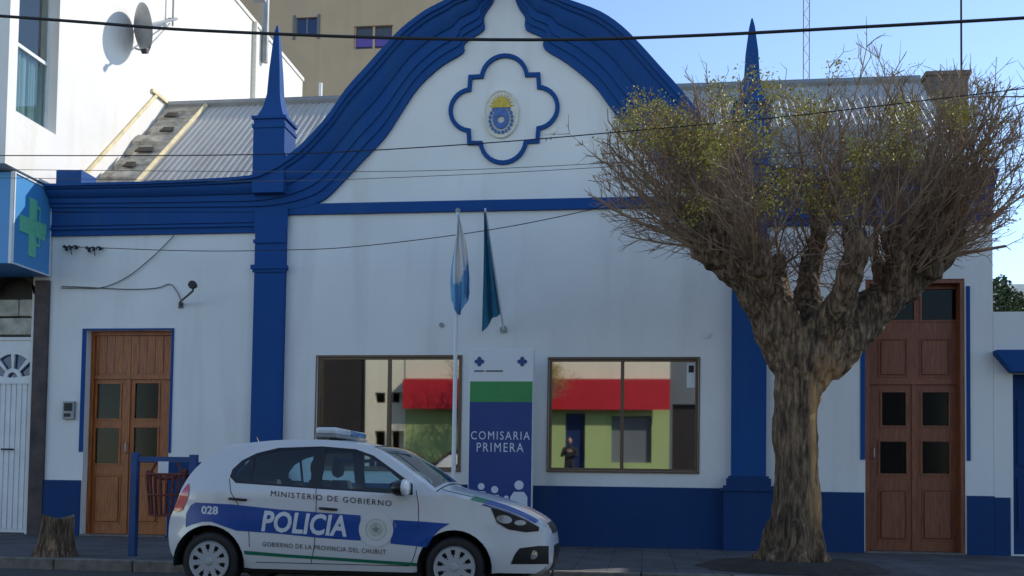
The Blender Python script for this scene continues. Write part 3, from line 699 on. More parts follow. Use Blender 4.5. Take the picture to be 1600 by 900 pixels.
# pharmacy sign box
sy1, sy0 = -0.03, PX(22, 340, XL).y
sz0 = PX(55, 424, XL).z; sz1 = PX(55, 283, XL).z
sx1 = XL-0.02; sx0 = sx1-3.2
SG = thing('shop_sign', 'blue box sign with a green cross over the white metal door', 'sign', (sx1-1.6, (sy0+sy1)/2, sz0))
obj('sign_box', bevel(B((sx0, sx1, sy0, sy1, sz0, sz1)), 0.01, 1), M['ph_blue'], SG)
e = 0.025
obj('sign_frame', B((sx1+0.001, sx1+0.018, sy0, sy0+e, sz0, sz1), (sx1+0.001, sx1+0.018, sy1-e, sy1, sz0, sz1), (sx1+0.001, sx1+0.018, sy0+e, sy1-e, sz0, sz0+e), (sx1+0.001, sx1+0.018, sy0+e, sy1-e, sz1-e, sz1), (sx1-0.05, sx1+0.0, sy0-0.016, sy0-0.001, sz0, sz1)), M['white_metal'], SG)
ccy, ccz = PX(52, 356, XL).y, PX(52, 356, XL).z
a, bq = 0.10, 0.36
cross = [(-a, -bq), (a, -bq), (a, -a), (bq, -a), (bq, a), (a, a), (a, bq), (-a, bq), (-a, a), (-bq, a), (-bq, -a), (-a, -a)]
bm = bmesh.new(); prism(bm, [[(ccy+u*1.0, ccz+v*1.35) for u, v in cross]], sx1+0.001, sx1+0.014, 'X'); obj('cross', bm, M['ph_green'], SG)
bm = bmesh.new(); prism(bm, [[(ccy+0.12+u*0.7, ccz+0.05+v*0.95) for u, v in cross], [(ccy+0.12+u*0.7*0.72, ccz+0.05+v*0.95*0.85) for u, v in cross]], sx1+0.0145, sx1+0.022, 'X'); obj('cross_outline', bm, M['ph_green'], SG)
# satellite dish on the side wall
dc = PX(213, 43, XL+0.26); mp_ = PX(262, 30, XL)
DS = thing('satellite_dish', 'grey satellite dish seen almost edge on against the tall white side wall', 'satellite dish', (XL, mp_.y, mp_.z))
bm = bmesh.new()
prof = [(0.0, 0.0)]+[(0.47*i/8, 0.13*(i/8)**2) for i in range(1, 9)]+[(0.47, 0.15), (0.44, 0.135), (0.0, 0.02)]
lathe(bm, prof, (0, 0, 0), 'X', 36)
Mr = Matrix.Rotation(R(-73), 4, 'Z') @ Matrix.Rotation(R(-14), 4, 'Y')
Mr = Matrix.Rotation(R(44), 4, 'Z') @ Matrix.Rotation(R(-12), 4, 'Y')
for v in bm.verts: v.co = Mr @ v.co + dc
obj('dish', bm, M['grey_metal'], DS, smooth=50)
lnb = PX(226, 80, XL+0.55)
obj('feed_arm', T([dc+Vector((0, 0, -0.42)), lnb, ], 0.02, 6), M['steel'], DS)
obj('bracket', T([Vector((XL+0.02, mp_.y, mp_.z)), Vector((XL+0.2, mp_.y, mp_.z)), dc+Vector((-0.02, 0.02, 0))], 0.03, 8), M['grey_metal'], DS)
obj('mast', T([Vector((XL+0.12, mp_.y, mp_.z-0.15)), Vector((XL+0.12, mp_.y, mp_.z+1.5))], 0.025, 8), M['grey_metal'], DS)
obj('feed_stay', T([lnb, Vector((XL+0.05, mp_.y, mp_.z-0.1))], 0.018, 6), M['grey_metal'], DS)
bm = bmesh.new(); lathe(bm, [(0.0, -0.05), (0.05, -0.05), (0.05, 0.06), (0, 0.06)], lnb, 'X', 14); obj('feed_horn', bm, M['black'], DS)

# ================================================================ BEIGE BLOCK BEHIND
BY = 27.0
bx0, bx1 = P(380, 80, BY).x-4, P(712, 60, BY).x
bz = 26.0
BB = thing('apartment_building', 'beige block of flats rising behind the station roof left of the gable', 'building', ((bx0+bx1)/2, BY, 0))
wins = [(462, 27, 496, 56), (553, 40, 614, 76)]
bm = bmesh.new(); hs = [rl(*rect(*w, BY)) for w in wins]
prism(bm, [rl(bx0, 0, bx1, bz)]+hs, BY, BY+0.35); box(bm, bx0, bx0+0.3, BY+0.352, BY+12, 0, bz); box(bm, bx1-0.3, bx1, BY+0.352, BY+12, 0, bz); box(bm, bx0, bx1, BY+12.001, BY+12.3, 0, bz)
obj('wall', bm, M['beige'], BB)
obj('roof', B((bx0-0.2, bx1+0.2, BY-0.2, BY+12.5, bz+0.001, bz+0.3)), M['grey_metal'], BB)
r = rect(*wins[0], BY); m_ = (r[0]+r[2])/2
wd = obj('window', B((r[0]+.002, r[0]+0.06, BY+0.08, BY+0.16, r[1], r[3]-.002), (r[2]-0.06, r[2]-.002, BY+0.08, BY+0.16, r[1], r[3]-.002), (m_-0.04, m_+0.04, BY+0.08, BY+0.16, r[1], r[3]-.002), (r[0]-0.12, r[0]-.002, BY-0.04, BY-0.001, r[1]-0.15, r[3]+0.1), (r[2]+.002, r[2]+0.12, BY-0.04, BY-0.001, r[1]-0.15, r[3]+0.1)), M['shop_grey'], BB)
obj('pane', B((r[0]+0.062, r[2]-0.062, BY+0.11, BY+0.12, r[1], r[3]-.003)), M['navy_glass'], wd)
r = rect(*wins[1], BY); m_ = (r[0]+r[2])/2; zs = r[1]+(r[3]-r[1])*0.42
wd = obj('window', B((r[0]+.002, r[0]+0.07, BY+0.08, BY+0.16, r[1], r[3]-.002), (r[2]-0.07, r[2]-.002, BY+0.08, BY+0.16, r[1], r[3]-.002), (m_-0.05, m_+0.05, BY+0.07, BY+0.16, r[1], r[3]-.002)), M['beige'], BB)
obj('shutter', B((r[0]+0.072, m_-0.052, BY+0.09, BY+0.13, zs-0.3, r[3]-0.45), (m_+0.052, r[2]-0.072, BY+0.09, BY+0.13, zs-0.3, r[3]-0.45)), M['purple'], wd)
obj('pane', B((r[0]+0.072, r[2]-0.072, BY+0.14, BY+0.15, r[1], r[3]-.003)), M['grey_glass'], wd)
hp_ = PX(500, 150, XL+2)
p = P(501, 135, 14.0); o = obj('vent_pipe', T([(p.x, 14, 3), (p.x, 14, P(501, 130, 14).z)], 0.06, 8), M['white_metal'])
tag(o, 'thin white pipe standing behind the ridge of the zinc roof', 'pipe')

# ================================================================ RIGHT NEIGHBOUR (low house)
NRX0 = XR+0.004
nz = P(1580, 487).z
NR = thing('house', 'low white house with a blue door under a blue hood at the right edge', 'house', (XR+3, 0, SZ))
ddx = P(1583, 700).x; hz0, hz1 = P(1580, 583).z, P(1580, 549).z
bm = bmesh.new(); prism(bm, [rl(NRX0, 0, XR+8, nz), rl(ddx, SZ+0.02, ddx+1.3, hz0-0.01), rl(ddx+3, 1.1, ddx+4.4, 2.9)], 0.0, 0.3)
box(bm, XR+7.7, XR+8, 0.302, 8, 0, nz-0.1); box(bm, NRX0+.3, XR+7.69, 7.7, 8, 0, nz-0.1)
obj('wall', bm, M['white_wall'], NR)
obj('roof', B((NRX0, XR+7.69, 0.302, 7.69, nz-0.45, nz-0.25)), M['grey_metal'], NR)
dn = obj('door', B((ddx+0.002, ddx+1.298, 0.12, 0.17, SZ+0.02, hz0-0.012), (ddx+0.1, ddx+1.2, 0.10, 0.119, 0.5, 1.3), (ddx+0.1, ddx+1.2, 0.10, 0.119, 1.5, 2.5)), M['blue_low'], NR)
obj('handle', T([(ddx+1.15, 0.1, 1.2), (ddx+1.15, 0.05, 1.2), (ddx+1.15, 0.05, 1.35), (ddx+1.15, 0.1, 1.35)], 0.012, 6), M['steel'], dn)
wn2 = obj('window', B((ddx+3.002, ddx+3.05, 0.1, 0.16, 1.102, 2.898), (ddx+4.35, ddx+4.398, 0.1, 0.16, 1.102, 2.898), (ddx+3.67, ddx+3.73, 0.1, 0.16, 1.102, 2.898), (ddx+3.03, ddx+4.37, 0.102, 0.158, 1.103, 1.15), (ddx+3.03, ddx+4.37, 0.102, 0.158, 2.85, 2.897)), M['frame_brown'], NR)
obj('pane', B((ddx+3.05, ddx+4.35, 0.12, 0.13, 1.102, 2.898)), M['film_glass'], wn2)
hx = P(1558, 550, -0.2).x
bm = bmesh.new(); prism(bm, [[(hx, hz1), (ddx+1.8, hz1), (ddx+1.8, hz1-0.05), (ddx+1.45, hz0), (ddx-0.06, hz0), (hx, hz1-0.05)]], -0.20, -0.001)
obj('door_hood', bm, M['blue'], NR)
zz = zp[4]-0.02
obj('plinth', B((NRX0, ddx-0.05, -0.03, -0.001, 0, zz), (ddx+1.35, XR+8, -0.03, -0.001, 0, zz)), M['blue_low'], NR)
gy = 9.0
gw = obj('boundary_wall', B((P(1540, 480, gy).x, P(1540, 480, gy).x+14, gy, gy+0.2, 0, P(1580, 444, gy).z)), M['white_wall'])
tag(gw, 'plain pale wall showing above the low white house at the far right', 'wall')

# added storey, unseen right of the frame, keeps low sun off the pavement
FX = P(1600, 500).x+1.15
bm = bmesh.new(); prism(bm, [rl(FX, nz+0.01, FX+9, 6.0), rl(FX+1.2, 4.1, FX+2.4, 5.4), rl(FX+4.2, 4.1, FX+5.4, 5.4)], 0.02, 0.3); box(bm, FX, FX+0.3, 0.302, 1.8, nz+.01, 6.0); box(bm, FX+8.7, FX+9, 0.302, 1.8, nz+.01, 6.0); box(bm, FX+.3, FX+8.69, 1.5, 1.8, nz+.01, 6.0)
obj('upper_wall', bm, M['white_wall'], NR)  # wall of the added sun-blocking storey
obj('sun_block_roof', B((FX-.1, FX+9.1, -.1, 1.9, 6.003, 6.15)), M['grey_metal'], NR)
for k_x in (1.2, 4.2):  # windows of the same added, unseen storey
    wq = obj('window', B((FX+k_x+.002, FX+k_x+.06, .1, .16, 4.102, 5.398), (FX+k_x+1.14, FX+k_x+1.198, .1, .16, 4.102, 5.398), (FX+k_x+.57, FX+k_x+.63, .1, .16, 4.102, 5.398), (FX+k_x+.03, FX+k_x+1.17, .102, .158, 4.103, 4.15), (FX+k_x+.03, FX+k_x+1.17, .102, .158, 5.35, 5.397)), M['frame_brown'], NR)
    obj('pane', B((FX+k_x+.061, FX+k_x+1.139, .12, .13, 4.102, 5.398)), M['film_glass'], wq)
# bush behind
bp_ = P(1568, 480, 8.6)
def leaves(bm, c, rx, rz, n, s, ry=None):
    for i in range(n):
        while True:
            v = Vector((random.uniform(-1, 1), random.uniform(-1, 1), random.uniform(-1, 1)))
            if v.length < 1: break
        p = Vector(c)+Vector((v.x*rx, v.y*(ry or rx), v.z*rz)); a = Vector([random.gauss(0, 1) for _ in range(3)]).normalized(); b = a.orthogonal().normalized(); d = a.cross(b)
        k = s*random.uniform(0.6, 1.3)
        bm.faces.new([bm.verts.new(p+b*k), bm.verts.new(p+d*k*0.5), bm.verts.new(p-b*k), bm.verts.new(p-d*k*0.5)])
BU = thing('bush', 'small dark green bush top showing above the low wall at the far right', 'bush', (bp_.x, 8.0, 0))
bm = bmesh.new(); leaves(bm, (bp_.x, 8.0, bp_.z-0.15), 0.42, 0.45, 1200, 0.055); leaves(bm, (bp_.x-0.25, 8.0, bp_.z+0.25), 0.25, 0.4, 400, 0.06); obj('foliage', bm, M['bush'], BU)
obj('trunk', T([(bp_.x, 8, 0), (bp_.x, 8, bp_.z)], 0.08, 8), M['bark'], BU)

# things on and behind the roof on the right
p = P(1502, 60, 6.0); o = obj('antenna_pole', T([(p.x, 6, 5), (p.x, 6, P(1502, -60, 6).z)], 0.022, 8), M['cable']); tag(o, 'thin dark pole rising above the roof behind the right of the tree', 'pole')
p = P(1260, 60, 30.0); MA = thing('radio_mast', 'faint thin lattice mast in the sky behind the tree', 'mast', (p.x, 30, 0))
bm = bmesh.new()
zt = P(1260, -60, 30).z
for dx in (-0.13, 0.13): tube(bm, [(p.x+dx, 30, 0), (p.x+dx, 30, zt)], 0.018, 4)
z = 8; s = 1
while z < zt-0.4: tube(bm, [(p.x-0.13*s, 30, z), (p.x+0.13*s, 30, z+0.4)], 0.01, 3); z += 0.4; s = -s
obj('lattice', bm, M['rust'], MA)
tx = P(1472, 130, RY+0.5); ctz = P(1472, 124, RY+0.5).z
bm = B((tx.x-0.38, tx.x+0.38, RY+0.1, RY+0.8, RZ-1.2, ctz-0.08), (tx.x-0.43, tx.x+0.43, RY+0.05, RY+0.85, ctz-0.079, ctz))
obj('chimney', bm, M['brick'], roof)
# low blue/grey structures behind the right cornice (parapet panel)
a = rect(1200, 196, 1440, 256, 0.36)
o = obj('parapet_panel', B((a[0], a[2], 0.33, 0.40, Ro[-3][1]-0.02, a[3])), M['grey_metal'], ST)

# ================================================================ TOTEM SIGN
ty = -0.75
t = rect(733, 545, 833, 700, ty)
TS = thing('totem_sign', 'tall upright blue sign with green and white bands between the two windows', 'sign', ((t[0]+t[2])/2, ty, SZ))
obj('board', bevel(B((t[0], t[2], ty, ty+0.16, SZ, t[3])), 0.012, 2), M['white_sign'], TS)
zg0, zg1 = P(783, 628, ty).z, P(783, 596, ty).z
obj('green_band', B((t[0]+0.012, t[2]-0.012, ty-0.006, ty-0.001, zg0, zg1)), M['sign_green'], TS)
bp = obj('blue_panel', B((t[0]+0.012, t[2]-0.012, ty-0.006, ty-0.001, SZ+0.05, zg0-0.002)), M['sign_blue'], TS)
for s, r in (('COMISARIA', (736, 674, 828, 687)), ('PRIMERA', (745, 692, 818, 706))):
    k = rect(*r, ty); bm = bmesh.new(); text_flat(bm, s, k[0], k[1], k[2], k[3], ty-0.009, bold=0.0, spacing=1.25); obj('lettering', bm, M['light_letter'], bp)
# small pictograms of people near the foot
bm = bmesh.new()
for (px_, py_, s) in ((752, 760, 0.85), (773, 765, 0.9), (791, 778, 0.6), (811, 758, 1.15)):
    c = P(px_, py_, ty); r = 0.062*s
    prism(bm, [ell(c.x, c.z, r, r, 16)], ty-0.010, ty-0.0065)
    w = 0.115*s; prism(bm, [[(c.x-w, c.z-0.5*s), (c.x-w, c.z-0.16*s), (c.x-w*0.6, c.z-0.09*s), (c.x+w*0.6, c.z-0.09*s), (c.x+w, c.z-0.16*s), (c.x+w, c.z-0.5*s)]], ty-0.010, ty-0.0065)
obj('pictograms', bm, M['light_letter'], bp)
for px_ in (749, 816):                                       # little cross shaped emblems
    c = P(px_, 565, ty); bm = bmesh.new(); k = 0.035
    for dx, dz_ in ((0, 1.25), (0, -1.25), (1.25, 0), (-1.25, 0)): prism(bm, [ell(c.x+dx*k, c.z+dz_*k, k*0.95, k*0.95, 12)], ty-0.006-0.0004*(dx+2*dz_+3), ty-0.001)
    prism(bm, [rl(c.x-k*.6, c.z-k*.6, c.x+k*.6, c.z+k*.6)], ty-0.011, ty-0.001)
    obj('emblem', bm, M['sign_ink'], TS)
k = rect(741, 577, 786, 582, ty); bm = bmesh.new()
box(bm, k[0], k[0]+(k[2]-k[0])*0.35, ty-0.003, ty-0.001, k[1]+.01, k[3]-.015); box(bm, k[0]+(k[2]-k[0])*0.4, k[2], ty-0.003, ty-0.001, k[1]+.01, k[3]-.015)
obj('small_print', bm, M['cable_grey'], TS)

# ================================================================ FLAGS
fy = -1.25
fx = P(711, 600, fy).x; fzt = P(709, 330, fy).z
FP = thing('flagpole', 'straight white flagpole standing in front of the left window', 'flagpole', (fx, fy, SZ))
obj('pole', T([(fx, fy, SZ), (fx, fy, 3.0), (fx, fy, fzt)], [0.036, 0.032, 0.026], 12), M['pole_white'], FP, smooth=60)
bm = bmesh.new(); lathe(bm, [(0, -0.02), (0.035, -0.02), (0.04, 0.02), (0.02, 0.045), (0, 0.05)], (fx, fy, fzt), 'Z', 14); obj('pole_cap', bm, M['grey_metal'], FP, smooth=60)
obj('pole_base', bevel(B((fx-0.14, fx+0.14, fy-0.14, fy+0.14, SZ, SZ+0.10)), 0.01, 1), M['kerb'], FP)
def hanging(bm, hoist, spread, ztop, n=40, m=30, sel=None, seed=1):
    """a flag hanging limp: columns across the fly folded into pleats"""
    rows = []
    for j in range(m+1):
        v = j/m; row = []
        for i in range(n+1):
            u = i/n
            row.append(bm.verts.new(hoist(u, v)))
        rows.append(row)
    for j in range(m):
        for i in range(n):
            if sel is None or sel(i/n, (j+0.5)/m): bm.faces.new([rows[j][i], rows[j][i+1], rows[j+1][i+1], rows[j+1][i]])
    for v in [v for v in bm.verts if not v.link_faces]: bm.verts.remove(v)
zt1 = P(712, 336, fy).z; zb1 = P(718, 491, fy).z
def f1(u, v):   # u: fly direction gathered in pleats, v: 0 top .. 1 bottom
    w = 0.05+0.27*min(1, v*1.25)**0.9
    off = -0.02+w*(u-0.32)
    pl_ = 0.05*math.sin(u*15+1.2)*(0.4+v)+0.02*math.sin(u*33+v*4)
    z = zt1-(zt1-zb1)*v*(0.80+0.20*math.sin(min(1, u*1.05)*math.pi*0.93+0.25)*1.0) - 0.03*u
    return (fx+0.03+off+0.015*math.sin(v*7+u*5), fy-0.05+pl_, z)
FL = thing('flag', 'white and sky blue flag hanging limp from the white pole', 'flag', (fx, fy, zb1))
bm = bmesh.new(); hanging(bm, f1, 0, 0, sel=lambda u, v: 0.14 < u and v < 0.78-0.25*u); obj('white_field', bm, M['flag_white'], FL, smooth=80)
bm = bmesh.new(); hanging(bm, f1, 0, 0, sel=lambda u, v: not (0.14 < u and v < 0.78-0.25*u)); obj('blue_field', bm, M['flag_sky'], FL, smooth=80)
# slanting pole with blue flag
q0 = P(787, 515, 0); q1 = P(758, 326, -1.35)
F2 = thing('flagpole', 'thin slanting pole on a wall bracket above the totem sign', 'flagpole', q0)
obj('pole', T([q0+Vector((0, -0.02, 0)), q1], [0.022, 0.015], 10), M['pole_white'], F2, smooth=60)
bm = bmesh.new(); lathe(bm, [(0.06, -0.03), (0.06, -0.001)], q0, 'Y', 14); obj('bracket', bm, M['grey_metal'], F2)
d2 = (q0-q1)
gl = P(765, 516, -0.7)
def f2(u, v):   # v along the pole downwards, u across the hanging cloth
    base = q1+d2*(0.03+0.80*v)
    w = (0.035+0.27*v**1.1)*(1-0.5*max(0, v-0.85)/0.15*0)
    p = base+Vector((0.0, -0.02, 0))
    drop = 0.03+0.42*v**2.2*math.sin(math.pi*min(1, u))**0.7*(0.4+0.6*u)
    return (p.x+0.01-w*u, p.y+0.04*math.sin(u*12)*(.3+v), p.z-0.35*u*v - 0.12*v*math.sin(u*9)*0.2)
FB = thing('flag', 'dark teal blue flag hanging from the slanting pole', 'flag', (gl.x, -0.7, gl.z))
bm = bmesh.new(); hanging(bm, f2, 0, 0); obj('cloth', bm, M['flag_blue'], FB, smooth=80)

# ================================================================ LITTER STAND
by = -4.15
a = P(212, 707, by); pb = P(303, 716, by)
LS = thing('litter_stand', 'blue post and rail with a rusty slatted litter basket hanging behind the car boot', 'litter bin', ((a.x+pb.x)/2, by, SZ))
obj('post', bevel(B((a.x-0.045, a.x+0.045, by-0.045, by+0.045, SZ, a.z)), 0.006, 1), M['bin_blue'], LS)
obj('post', bevel(B((pb.x-0.045, pb.x+0.045, by-0.045, by+0.045, SZ, a.z-0.02)), 0.006, 1), M['bin_blue'], LS)
r = rect(219, 713, 300, 721, by)
obj('rail', B((a.x+0.046, pb.x-0.046, by-0.03, by+0.03, a.z-0.12, a.z-0.05)), M['bin_blue'], LS)
r = rect(230, 741, 290, 806, by)
rx = (r[2]-r[0])/2; cxb = (r[0]+r[2])/2
bs = bmesh.new()
for i in range(20):
    an = 2*math.pi*i/20; c0, s0 = math.cos(an), math.sin(an)
    tube(bs, [(cxb+rx*1.02*c0, by+rx*0.75*s0, r[3]), (cxb+rx*0.8*c0, by+rx*0.6*s0, r[1])], 0.014, 4)
for zz_, k in ((r[3], 1.03), ((r[1]+r[3])/2, 0.92), (r[1]+0.01, 0.8)):
    tube(bs, [(cxb+rx*k*math.cos(2*math.pi*i/24), by+rx*k*0.75*math.sin(2*math.pi*i/24), zz_) for i in range(25)], 0.014, 5)
bk = obj('basket', bs, M['rust'], LS)
bm = bmesh.new(); 
for sx in (-1, 1): tube(bm, [(cxb+sx*rx*0.5, by, a.z-0.09), (cxb+sx*rx*0.8, by-0.02, r[3]+0.02)], 0.016, 6)
tube(bm, [(cxb-rx*1.05, by, r[3]+0.03), (cxb-rx*0.3, by, r[3]-0.05), (cxb+rx*0.3, by, r[3]-0.05), (cxb+rx*1.05, by, r[3]+0.05)], 0.03, 6)
obj('hanger', bm, M['rust'], LS)
r = rect(247, 721, 263, 741, by-0.05); obj('notice', B((r[0], r[2], by-0.052, by-0.047, r[1], r[3])), M['paper'], LS)

# ================================================================ STUMP
sy = -4.45
s0_ = P(87, 875, sy)
bm = bmesh.new(); n = 40; st_h = P(90, 806, sy).z
rings = []
for j in range(15):
    v = j/14; z = SZ-0.01+(st_h-SZ)*v
    ring = []
    for i in range(n):
        an = 2*math.pi*i/n
        rr = (0.185+0.08*(1-v)**2.5)*(1+0.10*math.sin(an*5+1)*(1-v*0.5)+0.07*noise.noise(Vector((math.cos(an)*3, math.sin(an)*3, z*1.2))))+0.018*noise.noise(Vector((math.cos(an)*12, math.sin(an)*12, z*3)))
        ring.append(bm.verts.new((s0_.x+rr*math.cos(an)+0.02*v, sy+rr*math.sin(an), z+(0.03*math.sin(an*2) if j == 14 else 0))))
    rings.append(ring)
for a, b in zip(rings, rings[1:]):
    for i in range(n): bm.faces.new([a[i], a[(i+1) % n], b[(i+1) % n], b[i]])
bm.faces.new(rings[-1])
o = obj('tree_stump', bm, M['bark'], smooth=45); tag(o, 'short brown tree stump on the pavement near the kerb left of the blue post', 'tree stump')

# ================================================================ CABLES
def cable(px, Y0, Y1, rad, mat_, label, name='overhead_cable', grp=None):
    pts = []
    px = crs([tuple(map(float, p)) for p in px], 8); n = len(px)
    xa_, xb_ = px[0][0], px[-1][0]
    for (a, b) in px:
        t = (a-xa_)/(xb_-xa_); pts.append(P(a, b, Y0+(Y1-Y0)*t))
    o = obj(name, T(pts, rad, 6), M[mat_], smooth=80); tag(o, label, 'cable', grp); return o
cable([(-120, 18), (0, 25), (150, 36), (300, 47), (600, 59), (870, 62), (1100, 55), (1350, 42), (1600, 28), (1750, 18)], -5.6, -5.6, 0.017, 'cable', 'thick black overhead cable crossing in front of the gable and both spires')
cable([(-120, 243), (0, 243), (250, 243), (420, 241), (560, 236), (780, 222), (980, 205), (1200, 185), (1420, 160), (1750, 120)], -4.6, -4.6, 0.0065, 'cable', 'thin dark wire crossing under the quatrefoil and rising to the right')
cable([(-120, 266), (0, 265), (400, 268), (700, 266), (1000, 252), (1300, 235), (1750, 205)], -3.9, -3.9, 0.004, 'cable_grey', 'faint grey wire across the lower gable, the upper of a close pair')
cable([(-120, 282), (0, 278), (400, 283), (700, 274), (1000, 258), (1300, 240), (1750, 212)], -3.8, -3.8, 0.004, 'cable_grey', 'faint grey wire across the lower gable, the lower of a close pair')
cable([(97, 385), (150, 387), (300, 392), (430, 391), (560, 385), (760, 360), (930, 326), (1060, 290)], -0.25, -1.8, 0.0065, 'cable', 'slack dark wire from the wall beside the shop sign towards the tree', 'wall_cable')
cable([(95, 450), (120, 450), (160, 449), (200, 432), (240, 400), (272, 368)], -0.03, -0.04, 0.008, 'cable_grey', 'loose grey cable curving up the wall to the blue frieze', 'wall_cable')
cable([(96, 447.5), (130, 448.5), (200, 452), (245, 450), (265, 444), (276, 455), (283, 470)], -0.02, -0.03, 0.008, 'cable_grey', 'grey cable along the wall ending at the black spotlight', 'wall_cable')
cable([(1060, 156), (1300, 154), (1440, 152), (1600, 151), (1750, 150)], 12, 12, 0.018, 'cable', 'thin dark wire in the sky behind the right side of the crown')
for (x0_, x1_, y_, lab) in ((97, 122, 385, 'first dark wall hook with porcelain insulators beside the blue shop sign'), (132, 160, 387, 'second dark wall hook with insulators right of the one by the blue shop sign')):
    bm = bmesh.new(); a = P(x0_, y_, -0.1); b = P(x1_, y_, -0.1)
    pts = [Vector((a.x+(b.x-a.x)*i/10, -0.06-0.03*(i % 2), a.z+0.025*math.sin(i*1.9))) for i in range(11)]
    tube(bm, [Vector((a.x, -0.001, a.z))]+pts, 0.012, 6); 
    for i in (2, 5, 8): lathe(bm, [(0, -0.03), (0.025, -0.03), (0.02, 0.03), (0, 0.03)], pts[i]+Vector((0, 0, -0.02)), 'Z', 10)
    tube(bm, [pts[5], pts[5]+Vector((0.03, 0, -0.14))], 0.008, 4)
    o = obj('wall_hook', bm, M['cable']); tag(o, lab, 'cable hook', 'cable hooks on the station wall')
# ================================================================ POLLARDED STREET TREE
TY = -3.6
def tp(px, py, dy=0.0): return P(px, py, TY+dy)
limbs = [  # (px, py, depth offset, radius px)
 [(1238,897,0,56),(1240,875,0,46),(1242,840,0,39),(1244,780,0,35),(1243,710,0,33),(1242,650,0,32),(1246,600,0,37),(1256,555,0,44),(1262,520,0,40)],
 [(1250,575,0,42),(1225,530,-.05,38),(1200,480,-.12,34),(1172,440,-.2,28),(1140,408,-.25,26),(1112,390,-.3,27),(1092,376,-.3,22)],
 [(1150,415,-.2,24),(1135,385,-.1,24),(1128,362,-.05,20)],
 [(1258,580,0,40),(1300,545,.1,42),(1345,502,.2,34),(1388,462,.25,29),(1430,430,.3,26),(1462,405,.3,23),(1486,378,.3,20)],
 [(1388,462,.2,22),(1400,430,.0,18),(1402,400,-.1,16),(1398,380,-.1,13)],
 [(1430,432,.3,26),(1448,395,.4,26),(1452,365,.45,20)],
 [(1262,545,0,38),(1262,500,.15,26),(1262,450,.35,19),(1266,415,.5,17),(1272,395,.55,14)],
 [(1275,530,0,34),(1308,490,-.3,24),(1324,445,-.5,19),(1334,410,-.6,17),(1340,388,-.6,14)],
 [(1240,545,0,30),(1222,500,.4,26),(1212,450,.7,22),(1205,415,.8,22)],
 [(1205,480,-.1,22),(1192,440,-.45,20),(1180,405,-.6,20)],
]
ppm = 130.0
bm = bmesh.new()
for L in limbs:
    tube(bm, [tp(a, b, d) for a, b, d, r in L], [r/ppm for a, b, d, r in L], 16)
for i in range(7):      # root flare
    an = 2*math.pi*i/7+0.3
    c = tp(1240, 870); g = tp(1240, 897)
    tube(bm, [Vector((c.x+0.22*math.cos(an), TY+0.22*math.sin(an), SZ+0.55)), Vector((c.x+0.30*math.cos(an), TY+0.30*math.sin(an), SZ+0.20)), Vector((c.x+0.52*math.cos(an), TY+0.52*math.sin(an), SZ-0.05))], [0.10, 0.12, 0.06], 10)
knobs = [(1092,372,-.3,25),(1112,385,-.3,26),(1128,360,-.05,24),(1398,368,-.1,26),(1486,374,.3,27),(1452,362,.45,25),(1270,385,.55,24),(1340,375,-.6,26),(1205,412,.8,24),(1180,402,-.6,24),(1420,420,.1,26),(1460,402,.1,26),(1385,425,.5,24),(1155,405,.1,22)]
for (a, b, d, r) in knobs:
    c = tp(a, b, d)
    for k in range(3):
        o_ = Vector([random.uniform(-1, 1) for _ in range(3)])*0.09
        tube(bm, [c+o_+Vector((0, 0, -r/ppm)), c+o_, c+o_+Vector((0, 0, r/ppm*0.9))], [0.05, r/ppm*random.uniform(0.4, 0.62), 0.04], 10)
me = bpy.data.meshes.new('limbs'); bm.to_mesh(me); bm.free()
tmp = bpy.data.objects.new('limbs', me); C.objects.link(tmp)
md = tmp.modifiers.new('r', 'REMESH'); md.mode = 'VOXEL'; md.voxel_size = 0.024
sm = tmp.modifiers.new('s', 'SMOOTH'); sm.iterations = 4; sm.factor = 0.5
bpy.context.view_layer.update()
me2 = bpy.data.meshes.new_from_object(tmp.evaluated_get(bpy.context.evaluated_depsgraph_get()))
bpy.data.objects.remove(tmp)
bm = bmesh.new(); bm.from_mesh(me2); bm.normal_update()
for v in bm.verts:
    p = v.co
    k = 1.0 if p.z < 2.2 else 0.8
    r1 = noise.noise(Vector((p.x*9, p.y*9, p.z*1.1)))
    rdg = (1-abs(noise.noise(Vector((p.x*6.5+3, p.y*6.5, p.z*0.8))))*2.6)
    h = 0.022*r1+0.026*rdg*k+0.035*noise.noise(p*3.1)+(0.022*noise.noise(p*13) if p.z > 2.4 else 0.008*noise.noise(p*13))
    v.co = p+v.normal*h
TR = thing('street_tree', 'pollarded street tree with a thick furrowed trunk and budding twigs in front of the station', 'tree', (tp(1240, 890).x, TY, SZ))
obj('trunk', bm, M['bark'], TR, smooth=70)
